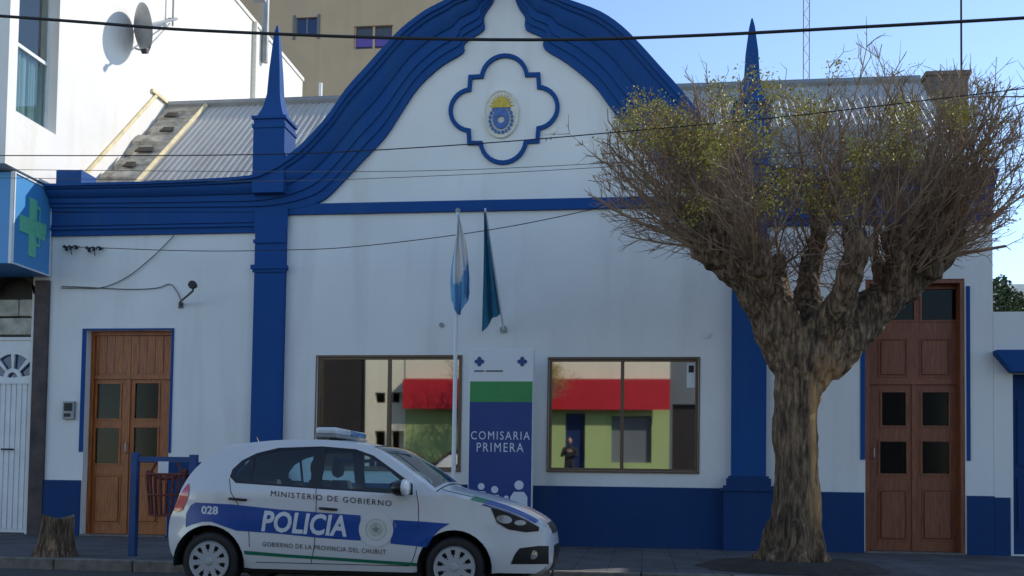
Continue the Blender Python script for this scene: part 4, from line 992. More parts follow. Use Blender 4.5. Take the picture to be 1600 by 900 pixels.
# shoots
crown = bmesh.new(); lf = bmesh.new()
hull = [(918,318),(935,240),(965,180),(1000,165),(1050,172),(1085,140),(1130,138),(1185,115),(1225,150),(1270,140),(1300,92),(1360,55),(1392,100),(1430,125),(1475,102),(1510,110),(1545,130),(1590,165),(1618,240),(1610,300),(1570,360),(1530,400),(1440,420),(1250,430),(1100,400),(1010,395),(950,352)]
def inside(x, y, poly=hull):
    c = False; n = len(poly)
    for i in range(n):
        x0, y0 = poly[i]; x1, y1 = poly[(i+1) % n]
        if (y0 > y) != (y1 > y) and x < (x1-x0)*(y-y0)/(y1-y0)+x0: c = not c
    return c
def proj(p):
    d = p-CAM; z = d.dot(f0); return (PP[0]+F*d.dot(cr)/z, PP[1]-F*d.dot(cu)/z)
centers = [tp(a, b, d) for a, b, d, r in knobs]
core = tp(1290, 560)
yellow = [((1005,190),45),((1050,200),30),((1185,135),38),((1165,185),42),((1205,180),36),((1130,150),30),((1300,100),18),((1240,165),35),((1275,175),30),((1345,235),22),((1330,290),25),((1215,280),26),((1255,300),32),((1100,230),38),((1085,330),25),((1410,180),26),((1395,230),20),((1500,180),20),((1185,215),30),((1425,250),18),((1300,330),26),((1200,320),22)]
def twig(bm, p, d, L, r, seg, up=0.10, wob=0.22, sides=3, depth=0):
    pts = [p.copy()]; rr = [r]; d = d.normalized()
    for i in range(seg):
        d = (d+Vector((random.gauss(0, wob), random.gauss(0, wob), random.gauss(0, wob)+up))*0.35).normalized()
        p = p+d*(L/seg); 
        a, b = proj(p)
        if not inside(a, b) and i > 0 and random.random() < 0.75: break
        pts.append(p.copy()); rr.append(r*(1-0.75*(i+1)/seg))
    if len(pts) > 1: tube(bm, pts, rr, sides, cap=False)
    return pts, d
nshoot = 0
for ci, c in enumerate(centers):
    out = (c-core); out.y *= 0.8; out.normalize()
    for s in range(11):
        v = Vector((random.gauss(0, 1), random.gauss(0, 0.9), random.gauss(0, 1))).normalized()
        d = (out*random.uniform(0.35, 1.1)+v*0.72+Vector((0, 0, 0.42))).normalized()
        if d.z < -0.15: d.z = abs(d.z)*0.3
        L = random.uniform(1.1, 2.5)*(1.0 if abs(out.x) < 0.8 else 0.92)
        p = c+v*0.12; p.z = max(p.z, c.z-0.15)
        pts, dd = twig(crown, p, d, L, random.choice((0.012, 0.016, 0.022, 0.032)), 10, up=0.15, wob=0.22, sides=5)
        nshoot += 1
        for i in range(1, len(pts)):
            for rep in range(3 if i > 2 else 2):
                if random.random() < 0.86:
                    base = pts[i]; dr = (pts[i]-pts[i-1]).normalized()
                    side = dr.orthogonal().normalized(); side.rotate(Matrix.Rotation(random.uniform(0, 6.28), 3, dr))
                    p2, d3 = twig(crown, base, dr*0.75+side*random.uniform(0.5, 0.95)+Vector((0, 0, 0.1)), random.uniform(0.25, 0.80), 0.0066, 5, up=0.08, wob=0.35)
                    if len(p2) > 2:
                        for kk in range(2):
                            j = random.randrange(1, len(p2)); dr2 = (p2[j]-p2[j-1]).normalized(); s2 = dr2.orthogonal().normalized(); s2.rotate(Matrix.Rotation(random.uniform(0, 6.28), 3, dr2))
                            p3, _ = twig(crown, p2[j], dr2+s2*0.8, random.uniform(0.10, 0.26), 0.0042, 2, wob=0.3)
                            e_ = p3[-1]; a, b = proj(e_)
                            pr = 0.02
                            for (yc, rad_) in yellow:
                                if (a-yc[0])**2+(b-yc[1])**2 < rad_**2: pr = 0.9
                            if random.random() < pr:
                                for q_ in range(random.randint(10, 16)):
                                    o_ = e_+Vector([random.gauss(0, 0.055) for _ in range(3)]); aa = Vector([random.gauss(0, 1) for _ in range(3)]).normalized(); b1 = aa.orthogonal().normalized(); d1 = aa.cross(b1); kx = random.uniform(0.010, 0.024)
                                    lf.faces.new([lf.verts.new(o_+b1*kx), lf.verts.new(o_+d1*kx*0.6), lf.verts.new(o_-b1*kx), lf.verts.new(o_-d1*kx*0.6)])
for L in limbs[1:]:                     # short water shoots along the limbs
    for k in range(60):
        i = random.randrange(1, len(L)); a, b = L[i-1], L[i]; t = random.random()
        c = tp(a[0]+(b[0]-a[0])*t, a[1]+(b[1]-a[1])*t, a[2]+(b[2]-a[2])*t)
        if b[1] > 490: continue
        v = Vector((random.gauss(0, 1), random.gauss(0, 1), random.gauss(0, .6)+0.5)).normalized()
        pts, dd = twig(crown, c+v*0.12, v, random.uniform(0.3, 0.75), 0.008, 5, up=0.3, wob=0.4)
        for q_ in pts[1:]:
            twig(crown, q_, dd+Vector([random.gauss(0, .8) for _ in range(3)]), random.uniform(0.1, 0.3), 0.0045, 3, wob=0.4)
cw = obj('crown', crown, M['twig'], TR)
obj('foliage', lf, M['leaf'], cw)
T2 = TR.copy(); C.objects.link(T2); T2.location = (P(800, 700, 18.4).x, -19.2, SZ); T2.rotation_euler = (0, 0, 2.2); T2.scale = (0.8, 0.8, 0.8)
T2['label'] = 'pollarded tree across the street, seen only as twigs reflected in the windows'
for ch in list(TR.children):
    c2 = ch.copy(); C.objects.link(c2); c2.parent = T2
    for g2 in ch.children: c3 = g2.copy(); C.objects.link(c3); c3.parent = c2
# bare earth round the trunk
c = tp(1240, 890)
bm = bmesh.new(); n = 40; ctr = bm.verts.new((c.x, TY, SZ+0.07)); prev = None
rg = []
for k_r, hz in ((0.6, 0.10), (0.9, 0.07), (1.15, 0.004)):
    rg.append([bm.verts.new((c.x+k_r*(1+0.12*noise.noise(Vector((math.cos(6.283*i/n)*2, math.sin(6.283*i/n)*2, k_r))))*math.cos(6.283*i/n), TY-0.02+0.8*k_r*math.sin(6.283*i/n), SZ+hz+(0.02*random.random() if hz > 0.01 else 0))) for i in range(n)])
for i in range(n): bm.faces.new([ctr, rg[0][i], rg[0][(i+1) % n]])
for a, b in zip(rg, rg[1:]):
    for i in range(n): bm.faces.new([a[i], a[(i+1) % n], b[(i+1) % n], b[i]])
o2 = bmesh.new()
for i in range(420):                    # fallen leaves and bud scales
    px_ = random.uniform(-9, 7); py_ = random.choice((random.uniform(-4.8, -0.1), random.gauss(-0.25, 0.12), random.gauss(TY, 0.9)))
    if not -4.8 < py_ < -0.06: continue
    a = random.uniform(0, 6.28); k = random.uniform(0.010, 0.028); z = SZ+0.006
    if math.hypot(px_-c.x, py_-TY) < 1.2: z += 0.07
    o2.faces.new([o2.verts.new((px_+k*math.cos(a), py_+k*math.sin(a), z)), o2.verts.new((px_-k*.5*math.sin(a), py_+k*.5*math.cos(a), z+.008)), o2.verts.new((px_-k*math.cos(a), py_-k*math.sin(a), z+.003)), o2.verts.new((px_+k*.5*math.sin(a), py_-k*.5*math.cos(a), z+.006))])
lo_ = obj('leaf_litter', o2, M['crest_cream'] if False else M['litter'])
lo_['kind'] = 'stuff'; lo_['label'] = 'small dry leaves scattered over the dark pavement'; lo_['category'] = 'leaf litter'
o = obj('earth_mound', bm, M['earth'], smooth=60); struct(o)
# ================================================================ CARS
def two_sided(name, col, inner, rough, metal=0.0):
    m = mat(name, col, rough, coat=0.6, metal=metal); nt = m.node_tree; b = nt.nodes['Principled BSDF']; o = nt.nodes['Material Output']
    g = nt.nodes.new('ShaderNodeNewGeometry'); d = nt.nodes.new('ShaderNodeBsdfDiffuse'); d.inputs[0].default_value = (*inner, 1)
    mx = nt.nodes.new('ShaderNodeMixShader'); nt.links.new(g.outputs['Backfacing'], mx.inputs[0]); nt.links.new(b.outputs[0], mx.inputs[1]); nt.links.new(d.outputs[0], mx.inputs[2]); nt.links.new(mx.outputs[0], o.inputs[0])
    return m
M['paint'] = two_sided('white_car_paint', (0.66, 0.67, 0.67), (0.03, 0.03, 0.032), 0.25)
M['paint_grey'] = two_sided('grey_car_paint', (0.022, 0.024, 0.028), (0.03, 0.03, 0.032), 0.25, 0.4)
YC = -5.88
X0 = P(327, 878, YC-0.8).x-0.62
WH = 0.83
def H(u, z):
    h = WH
    if u > 2.9: h *= 1-0.27*((u-2.9)/1.1)**3.2
    if u < 0.75: h *= 1-0.15*((0.75-u)/0.6)**2.2
    if z < 0.55: h -= 0.05*((0.55-z)/0.3)**2
    b = 0.98
    if z > b: h -= 0.34*(z-b)+0.25*max(0, z-1.36)**1.3
    h += 0.012*math.exp(-((z-0.72)/0.05)**2)*0.5
    for wu in (0.62, 3.085):                                   # wheel arch lips
        d = math.hypot(u-wu, z-0.30)
        if 0.34 < d < 0.46: h += 0.016*(0.46-d)/0.12
    return h
def cp(u, v, z): return Vector((X0+u, YC+v, z))
def uz(px, py, v=-0.8): p = P(px, py, YC+v); return (p.x-X0, p.z)
def pip(x, y, poly):
    c = False; n = len(poly)
    for i in range(n):
        x0, y0 = poly[i]; x1, y1 = poly[(i+1) % n]
        if (y0 > y) != (y1 > y) and x < (x1-x0)*(y-y0)/(y1-y0)+x0: c = not c
    return c
def dens(poly, s=0.06):
    out = []
    n = len(poly)
    for i in range(n):
        a = Vector(poly[i]); b = Vector(poly[(i+1) % n]); k = max(1, int((b-a).length/s))
        for j in range(k): out.append(tuple(a+(b-a)*j/k))
    return out
def side(bm, outline, holes=(), off=0.0, sgn=-1, step=0.06, flat=None):
    """a region of the car's flank, given in (u, z), laid on the curved side surface"""
    o = dens(outline, step); hs = [dens(h, step) for h in holes]
    pts = []; edges = []
    for l in [o]+hs:
        k = len(pts); pts += l; edges += [(k+i, k+(i+1) % len(l)) for i in range(len(l))]
    xs = [p[0] for p in o]; zs = [p[1] for p in o]
    x = min(xs)+step/2
    bnd = [Vector(p) for p in pts]
    while x < max(xs):
        z = min(zs)+step/2
        while z < max(zs):
            if pip(x, z, o) and not any(pip(x, z, h) for h in hs):
                v = Vector((x, z))
                if min((v-b).length_squared for b in bnd) > (step*0.35)**2: pts.append((x, z))
            z += step
        x += step
    r = delaunay_2d_cdt([Vector(p) for p in pts], edges, [], 0, 1e-6)
    V = [bm.verts.new(cp(p.x, sgn*(H(p.x, p.y)+off), p.y)) for p in r[0]]
    for f in r[2]:
        c = sum((r[0][i] for i in f), Vector((0, 0)))/len(f)
        if pip(c.x, c.y, o) and not any(pip(c.x, c.y, h) for h in hs):
            vs = [V[i] for i in f]; fc = bm.faces.new(vs); fc.normal_update()
            if fc.normal.y*sgn < 0: fc.normal_flip()
    for v in [v for v in V if not v.link_faces]: bm.verts.remove(v)
    return bm
# near edge of the shell from the rear bumper over the roof to the front bumper
E = [(.24, .29), (.175, .36), (.145, .47), (.14, .60), (.155, .70), (.20, .80), (.25, .91), (.295, 1.03), (.36, 1.15), (.46, 1.265), (.60, 1.375), (.80, 1.455), (1.10, 1.50), (1.45, 1.52), (1.80, 1.515), (2.05, 1.488), (2.21, 1.445), (2.39, 1.35), (2.61, 1.205), (2.76, 1.105), (2.90, 1.02), (3.10, .975), (3.35, .915), (3.58, .84), (3.74, .765), (3.84, .69), (3.885, .60), (3.90, .50), (3.90, .40), (3.88, .30), (3.80, .245)]
E = [(a+max(0, a-3.1)*0.07, b) for a, b in E]
Es = crs(E, 4)
def archp(cu_, a0, a1): return [(cu_+0.362*math.cos(R(a0+(a1-a0)*i/16)), 0.295+0.362*math.sin(R(a0+(a1-a0)*i/16))) for i in range(17)]
a_ = 8
low = [(3.50, .25)]+archp(3.085, -a_, 180+a_)+[(2.66, .235), (1.05, .235)]+archp(0.62, -a_, 180+a_)
outline = Es+low
DLO = [(.80, 1.135), (.815, 1.20), (.90, 1.28), (1.04, 1.345), (1.26, 1.395), (1.70, 1.412), (2.05, 1.39), (2.24, 1.335), (2.46, 1.21), (2.66, 1.09), (2.67, 0.985), (1.72, 1.03), (.87, 1.075)]
G1 = [(.855, 1.14), (.865, 1.19), (.94, 1.265), (1.0, 1.295), (1.0, 1.105), (.90, 1.11)]
G2 = [(1.03, 1.31), (1.08, 1.33), (1.28, 1.375), (1.63, 1.39), (1.63, 1.055), (1.03, 1.09)]
G3 = [(1.75, 1.39), (2.04, 1.372), (2.21, 1.318), (2.42, 1.20), (2.53, 1.125), (2.53, 1.015), (1.75, 1.05)]
G4 = [(2.56, 1.105), (2.62, 1.07), (2.63, 1.01), (2.56, 1.015)]
def lift(l): return [(a, b+max(0, b-1.12)*0.14) for a, b in l]
DLO, G1, G2, G3, G4 = map(lift, (DLO, G1, G2, G3, G4))
def oriented(name, bm, m, parent, smooth=40):
    """like obj() but keeps the winding, so that the inside of the shell stays the inside"""
    L = Vector(parent['_base'])
    for v in bm.verts: v.co -= L
    me = bpy.data.meshes.new(name); bm.to_mesh(me); bm.free(); me.materials.append(m)
    me.polygons.foreach_set('use_smooth', [True]*len(me.polygons)); me.set_sharp_from_angle(angle=R(smooth))
    o = bpy.data.objects.new(name, me); C.objects.link(o); o.parent = parent; o['_base'] = tuple(L); return o
NT = 20
def crown_at(i):
    u, z = Es[i]; n = len(Es)
    a = Vector(Es[max(i-1, 0)]); b = Vector(Es[min(i+1, n-1)]); t = (b-a).normalized(); nn = Vector((-t.y, t.x))
    f = i/(n-1)
    if u < 0.5 and z < 1.1: c = 0.10
    elif u < 0.8: c = 0.09
    elif z > 1.42: c = 0.02
    elif u < 2.9: c = 0.11
    elif u < 3.6: c = 0.06
    else: c = 0.05
    return nn, c
cr_c = [crown_at(i)[1] for i in range(len(Es))]
for _ in range(6): cr_c = [cr_c[0]]+[(cr_c[i-1]+cr_c[i]*2+cr_c[i+1])/4 for i in range(1, len(cr_c)-1)]+[cr_c[-1]]
def sp(i, t, off=0.0):
    u, z = Es[i]; nn = crown_at(i)[0]; c = cr_c[i]*(1-abs(t)**2.4)+off
    return cp(u+nn.x*c, t*H(u, z), z+nn.y*c)
def strip(bm, i0, i1, t0, t1, off=0.0, nt=NT, skip=None):
    V = {}
    def vv(i, j):
        if (i, j) not in V: V[(i, j)] = bm.verts.new(sp(i, t0+(t1-t0)*j/nt, off))
        return V[(i, j)]
    for i in range(i0, i1):
        for j in range(nt):
            tc_ = t0+(t1-t0)*(j+0.5)/nt
            if skip and skip(i, tc_): continue
            f = bm.faces.new([vv(i, j), vv(i, j+1), vv(i+1, j+1), vv(i+1, j)]); f.normal_update()
            nn = crown_at(i)[0]
            if f.normal.x*nn.x+f.normal.z*nn.y < 0: f.normal_flip()
def idx(u, z): return min(range(len(Es)), key=lambda i: (Es[i][0]-u)**2+(Es[i][1]-z)**2)
iw0, iw1 = idx(2.23, 1.435), idx(2.86, 1.04)
ir0, ir1 = idx(.33, 1.10), idx(.66, 1.40)
def build_car(livery=True):
    root = thing('police_car' if livery else 'parked_car', 'white hatchback police patrol car with a blue stripe parked in front of the station' if livery else 'dark grey hatchback parked across the street, reflected in the left window', 'police car' if livery else 'car', (X0+1.95, YC, 0))
    pm = M['paint'] if livery else M['paint_grey']
    bm = bmesh.new()
    for s in (-1, 1): side(bm, outline, [DLO], sgn=s)
    strip(bm, 0, len(Es)-1, -1, 1, skip=lambda i, t: (iw0 <= i < iw1 and abs(t) < 0.9) or (ir0 <= i < ir1 and abs(t) < 0.8))
    body = oriented('body', bm, pm, root, 48)
    bm = bmesh.new(); strip(bm, iw0, iw1, -0.9, 0.9, -0.004); oriented('windscreen', bm, M['wind_glass'], root)
    bm = bmesh.new(); strip(bm, ir0, ir1, -0.8, 0.8, -0.004); oriented('rear_window', bm, M['car_glass'], root)
    for s in (-1, 1):
        bm = bmesh.new(); side(bm, DLO, [G1, G2, G3, G4], off=-0.004, sgn=s, step=0.08); oriented('window_surround', bm, M['car_black'], root)
        for g in (G2, G3):
            bm = bmesh.new(); side(bm, g, off=-0.008, sgn=s, step=0.1)
            if g is G2: side(bm, G1, off=-0.008, sgn=s, step=0.1)
            else: side(bm, G4, off=-0.008, sgn=s, step=0.1)
            oriented('side_window', bm, M['car_glass'], root)
    # seams
    seams = [[(1.70, 1.04), (1.71, .85), (1.70, .5), (1.66, .30)], [(2.70, 1.03), (2.73, .85), (2.72, .5), (2.66, .32)], [(.80, 1.12), (.84, .98), (.93, .84), (1.02, .66), (1.04, .45)], [(1.10, .30), (2.64, .30)]]
    bm = bmesh.new()
    for s in (-1, 1):
        for l in seams:
            tube(bm, [cp(u, s*(H(u, z)+0.0005), z) for u, z in crs(l, 5)], 0.0035, 4)
    tube(bm, [sp(iw1+1, -1+2*i/20, 0.001) for i in range(21)], 0.006, 4)
    for t in (-0.80, 0.80): tube(bm, [sp(i, t, 0.001) for i in range(iw1+1, idx(3.74, .765))], 0.0035, 4)
    obj('panel_gap', bm, M['car_matt'], body)
    obj('underbody', B((X0+.36, X0+3.72, YC-.55, YC+.55, .17, .60), (X0+.95, X0+2.75, YC-.74, YC+.74, .20, .34), (X0+.5, X0+2.9, YC-.70, YC+.70, .34, .62)), M['car_matt'], root)
    # wheels
    for u in (0.62, 3.085):
        for s in (-1, 1):
            yc_ = YC+s*0.80; n_ = -s
            bm = bmesh.new(); lathe(bm, [(0.19, 0.0), (0.205, s*0.006), (0.25, s*0.012), (0.28, s*0.002), (0.295, -s*0.02), (0.298, -s*0.09), (0.295, -s*0.16), (0.27, -s*0.19), (0.18, -s*0.19)], (X0+u, yc_-s*0.015, 0.298), 'Y', 40)
            w = obj('wheel', bm, M['black'], root, smooth=50)
            bm = bmesh.new(); lathe(bm, [(0.0, -s*0.008), (0.19, -s*0.008), (0.19, -s*0.014), (0, -s*0.014)], (X0+u, yc_, 0.298), 'Y', 32); obj('wheel_hub', bm, M['car_matt'], w)
            cyy = yc_+s*0.006; hl_ = []
            nsp = 10
            for k in range(nsp):
                a = 2*math.pi*(k+.5)/nsp
                pts_ = []
                for (rr, w_) in ((0.085, -0.010), (0.125, -0.024), (0.155, -0.030), (0.170, -0.018), (0.170, 0.018), (0.155, 0.030), (0.125, 0.024), (0.085, 0.010)):
                    pts_.append((X0+u+rr*math.cos(a)-w_*math.sin(a), 0.298+rr*math.sin(a)+w_*math.cos(a)))
                hl_.append(pts_)
            bm = bmesh.new(); rad_ = [0.0, 0.05, 0.095, 0.12, 0.145, 0.168, 0.192]; na = 70
            for yy in (cyy+s*0.006,):
                vv = {}
                def gv(i, j):
                    j %= na
                    if i == 0: j = 0
                    if (i, j) not in vv:
                        a = 2*math.pi*j/na+0.1; vv[(i, j)] = bm.verts.new((X0+u+rad_[i]*math.cos(a), yy-s*0.02*(1-(rad_[i]/0.192)**2)*-1*0, .298+rad_[i]*math.sin(a)))
                    return vv[(i, j)]
                for i in range(6):
                    for j in range(na):
                        if 2 <= i < 5 and j % 7 in ((2, 3, 4) if i > 2 else (3,)): continue
                        q_ = [gv(i, j), gv(i, j+1), gv(i+1, j+1), gv(i+1, j)] if i else [gv(0, 0), gv(1, j), gv(1, j+1)]
                        bm.faces.new(q_)
            lathe(bm, [(0.192, s*0.006), (0.200, s*0.014), (0.204, -s*0.006), (0.192, -s*0.012)], (X0+u, cyy, .298), 'Y', 48, cap=False)
            lathe(bm, [(0.0, s*0.022), (0.03, s*0.02), (0.042, s*0.007), (0.0, s*0.0065)], (X0+u, cyy, .298), 'Y', 24)
            obj('hubcap', bm, M['hub'], w, smooth=35)
            bm = bmesh.new()
            pl_ = archp(u, -a_, 180+a_)
            va = [[bm.verts.new(cp(p[0], s*vd, p[1])) for p in pl_] for vd in (H(pl_[8][0], .65)-0.01, 0.56)]
            for i in range(16): bm.faces.new([va[0][i], va[0][i+1], va[1][i+1], va[1][i]])
            obj('wheel_arch', bm, M['car_matt'], root, smooth=80)
    # lights
    hlp = [uz(a, b) for a, b in ((775, 798), (792, 794), (820, 800), (848, 809), (862, 818), (866, 829), (850, 833), (822, 832), (796, 826), (783, 815))]
    for s in (-1, 1):
        hp_ = [(3.43, .875), (3.52, .855), (3.66, .805), (3.80, .745), (3.885, .695), (3.88, .655), (3.76, .645), (3.60, .67), (3.49, .735)]
        bm = bmesh.new(); side(bm, hp_, off=0.006, sgn=s, step=0.03); 
        hd = obj('headlight', bm, M['car_black'], root, smooth=60)
        cxx, czz = 3.71, .755
        bm = bmesh.new(); side(bm, [(cxx-0.15+0.075*math.cos(a*.5236), czz+0.012+0.040*math.sin(a*.5236)-.1*0.075*math.cos(a*.5236)) for a in range(12)], off=0.012, sgn=s, step=0.03); side(bm, [(cxx+0.00+0.055*math.cos(a*.5236), czz-0.02+0.026*math.sin(a*.5236)) for a in range(12)], off=0.012, sgn=s, step=0.03); obj('reflector', bm, M['lamp_lens'], hd, smooth=60)
        tl = [(.20, .79), (.255, .775), (.315, .80), (.37, .92), (.385, 1.0), (.365, 1.07), (.31, 1.0), (.245, .88)]
        bm = bmesh.new(); side(bm, tl, off=0.008, sgn=s, step=0.03); obj('tail_light', bm, M['red_lens'], root, smooth=60)
    fg = [uz(a, b) for a, b in ((797, 882), (804, 866), (811, 857), (840, 854), (866, 855), (870, 870), (866, 884))]
    for s in (-1, 1):
        bm = bmesh.new(); side(bm, [(min(a, 3.975), b) for a, b in fg], off=0.004, sgn=s, step=0.03)
        obj('bumper_grille', bm, M['car_black'], root, smooth=60)
    bm = bmesh.new(); i0, i1 = idx(3.9, .5), idx(3.88, .31); strip(bm, i0, i1, -0.5, 0.5, 0.006); strip(bm, idx(3.86, .66), idx(3.89, .58), -0.42, 0.42, 0.006); obj('grille', bm, M['car_black'], root, smooth=60)
    bm = bmesh.new(); c_ = uz(838, 868); 
    for s in (-1, 1):
        bm = bmesh.new(); lathe(bm, [(0, 0.02), (0.035, 0.018), (0.045, 0.0), (0.0, -0.005)], cp(min(c_[0], 3.83), s*(H(3.83, c_[1])+0.008), c_[1]), 'Y', 16)
        obj('fog_lamp', bm, M['lamp_lens'], root)
    # mirrors, handles, lamp bar, aerial
    for s in (-1, 1):
        bm = bmesh.new(); uu = 2.55
        lathe(bm, [(0.0, -0.10), (0.06, -0.095), (0.09, -0.03), (0.092, 0.05), (0.07, 0.085), (0.0, 0.09)], (0, 0, 0), 'X', 18)
        for v in bm.verts: v.co = cp(uu+0.02+v.co.x*0.9, s*(0.93+v.co.y*1.35), 1.05+v.co.z*0.85)
        mo = obj('side_mirror', bm, M['car_black'], root, smooth=60)
        bm = bmesh.new(); lathe(bm, [(0.096, 0.035), (0.096, 0.06), (0.072, 0.088), (0.0, 0.095)], (0, 0, 0), 'X', 18)
        for v in bm.verts: v.co = cp(uu+0.02+v.co.x*0.95, s*(0.93+v.co.y*1.38), 1.055+v.co.z*0.86)
        obj('mirror_cap', bm, pm, mo, smooth=60)
        obj('mirror_foot', T([cp(uu-0.02, s*0.78, 1.03), cp(uu, s*0.88, 1.03)], 0.03, 8), M['car_black'], mo)
        for a, b in ((360, 779), (501, 794)):
            u1, z1 = uz(a, b); u2, z2 = uz(a+27, b+2)
            h_ = H(u1, z1)
            bm = bmesh.new(); tube(bm, [cp(u1, s*(h_+0.002), z1), cp(u1+0.02, s*(h_+0.022), z1), cp(u2-0.02, s*(h_+0.022), z2), cp(u2, s*(h_+0.002), z2)], 0.0125, 8); obj('door_handle', bm, M['car_black'], root, smooth=60)
    p = sp(idx(.80, 1.455), 0.0); obj('aerial', T([p, p+Vector((-0.03, 0, 0.07))], [0.012, 0.008], 8), M['car_black'], root)
    # cabin
    for (u, v) in ((1.95, -.36), (1.95, .36)):
        bm = B((X0+u-.28, X0+u+.25, YC+v-.24, YC+v+.24, .50, .68)); bevel(bm, 0.04, 2); st = obj('seat', bm, M['seat'], root, smooth=60)
        bm = bmesh.new(); prism(bm, [[(X0+u-.30, .66), (X0+u-.16, .66), (X0+u-.30, 1.12), (X0+u-.42, 1.12)]], YC+v-.22, YC+v+.22); bevel(bm, 0.03, 2); obj('backrest', bm, M['seat'], st, smooth=60)
        bm = bmesh.new(); lathe(bm, [(0, -.05), (.09, -.045), (.115, 0), (.09, .045), (0, .05)], (0, 0, 0), 'X', 16)
        for v_ in bm.verts: v_.co = cp(u-.39+v_.co.x, v+v_.co.y, 1.24+v_.co.z*0.85)
        obj('headrest', bm, M['seat'], st, smooth=70)
    bm = B((X0+.85, X0+1.30, YC-.60, YC+.60, .50, .70)); bevel(bm, .04, 2); st = obj('seat', bm, M['seat'], root, smooth=60)
    bm = bmesh.new(); prism(bm, [[(X0+.80, .66), (X0+.94, .66), (X0+.84, 1.12), (X0+.70, 1.12)]], YC-.58, YC+.58); bevel(bm, .03, 2); obj('backrest', bm, M['seat'], st, smooth=60)
    bm = bmesh.new(); prism(bm, [[(X0+2.45, .6), (X0+3.0, .6), (X0+2.88, .98), (X0+2.6, 1.0), (X0+2.5, .95)]], YC-.68, YC+.68); obj('dashboard', bm, M['seat'], root)
    bm = bmesh.new(); tube(bm, [cp(2.38+0.05*math.sin(2*math.pi*i/24), .36+.18*math.cos(2*math.pi*i/24), .97+.17*math.sin(2*math.pi*i/24)) for i in range(25)], .014, 6); obj('steering_wheel', bm, M['seat'], root)
    if not livery: return root
    # ---- livery
    top_s = [(290, 803), (297, 790), (306, 785), (365, 788), (430, 795), (500, 800.5), (565, 805)]
    bot_s = [(565, 844.5), (500, 840), (430, 833), (372, 829), (352, 822), (334, 815), (318, 815), (300, 820), (289, 824)]
    bm = bmesh.new(); side(bm, [uz(*p) for p in top_s+bot_s], off=0.0035, step=0.05)
    b2 = [(616, 812), (665, 815), (704, 818), (690, 826), (678, 838), (668, 855), (611, 849)]
    side(bm, [uz(*p) for p in b2], off=0.0035, step=0.05)
    stripe = obj('blue_stripe', bm, M['car_blue'], body, smooth=60)
    bm = bmesh.new(); side(bm, [uz(*p) for p in ((383, 860), (450, 866), (652, 879.5), (652, 884.5), (450, 871), (384, 866))], off=0.0035, step=0.08); obj('green_stripe', bm, M['car_green'], body, smooth=60)
    i0, i1 = idx(3.42, .89), idx(3.84, .72)
    bm = bmesh.new(); strip(bm, i0-1, i1, -0.998, -0.72, 0.003, nt=8); obj('hood_blue', bm, M['car_blue'], body, smooth=60)
    bm = bmesh.new(); strip(bm, i0-3, i0-1, -0.998, -0.72, 0.003, nt=8); obj('hood_green', bm, M['car_green'], body, smooth=60)
    fb = [(762, 797), (776, 788), (800, 788), (830, 796), (852, 806), (864, 818), (848, 809), (820, 800), (792, 794), (776, 799)]
    bm = bmesh.new(); side(bm, [(3.34, .90), (3.37, .91), (3.61, .835), (3.785, .76), (3.87, .70), (3.80, .748), (3.66, .808), (3.52, .858), (3.42, .88)], off=0.0045, step=0.03); obj('fender_blue', bm, M['car_blue'], body, smooth=60)
    def word(s, p00, p10, h, m, nm, off=0.0055, parent=None, **k):
        vs, fs = text_geo(s, **k); a = Vector(uz(*p00)); b = Vector(uz(*p10)); bm = bmesh.new()
        d = b-a; up = Vector((0, h/158.0))
        V = []
        for x, y in vs:
            q_ = a+d*x+up*y; V.append(bm.verts.new((q_.x, 0, q_.y)))
        for f in fs:
            try: bm.faces.new([V[i] for i in f])
            except ValueError: pass
        for _ in range(4):
            bmesh.ops.triangulate(bm, faces=bm.faces[:])
            le = [e for e in bm.edges if e.calc_length() > 0.035]
            if not le: break
            bmesh.ops.subdivide_edges(bm, edges=le, cuts=1)
        for v in bm.verts: v.co = cp(v.co.x, -(H(v.co.x, v.co.z)+off), v.co.z)
        return obj(nm, bm, M[m], parent or body)
    word('POLICIA', (410, 830), (543, 839), 33, 'car_letter', 'lettering', parent=stripe, bold=0.03, shear=0.18, spacing=1.02)
    word('028', (316, 803), (343, 804), 13, 'car_letter', 'number', parent=stripe, bold=0.03)
    word('MINISTERIO DE GOBIERNO', (425, 775), (613, 791), 8.5, 'car_black', 'lettering', bold=0.0, spacing=1.25)
    word('GOBIERNO DE LA PROVINCIA DEL CHUBUT', (412, 853), (604, 866), 7, 'car_black', 'lettering', bold=0.0, spacing=1.15)
    cu_, cz = uz(589, 827); r = 27/158
    bm = bmesh.new(); side(bm, [(cu_+r*math.cos(2*math.pi*i/28), cz+r*math.sin(2*math.pi*i/28)) for i in range(28)], off=0.006, step=0.05); sl = obj('seal', bm, M['car_white'], body, smooth=60)
    for ro, ri, mm, of in ((.105, .095, 'car_pale', .0085), (.07, .035, 'car_pale', .0085)):
        bm = bmesh.new(); side(bm, [(cu_+ro*math.cos(2*math.pi*i/28), cz+ro*math.sin(2*math.pi*i/28)) for i in range(28)], [[(cu_+ri*math.cos(2*math.pi*i/28), cz+ri*math.sin(2*math.pi*i/28)) for i in range(28)]], off=of, step=0.04); obj('seal_ring', bm, M[mm], sl)
    bm = bmesh.new(); side(bm, [(cu_+(.040 if i % 2 == 0 else .018)*math.sin(2*math.pi*i/10), cz+(.040 if i % 2 == 0 else .018)*math.cos(2*math.pi*i/10)) for i in range(10)], off=0.0105, step=0.03); obj('seal_star', bm, M['grey_metal'], sl)
    # roof light bar
    ub = uz(535, 680, 0.0)[0]; zb = 1.545
    bm = B((X0+ub-.12, X0+ub+.12, YC-.56, YC+.56, zb, zb+.035)); bevel(bm, .01, 1); lb = obj('light_bar', bm, M['grey_metal'], root)
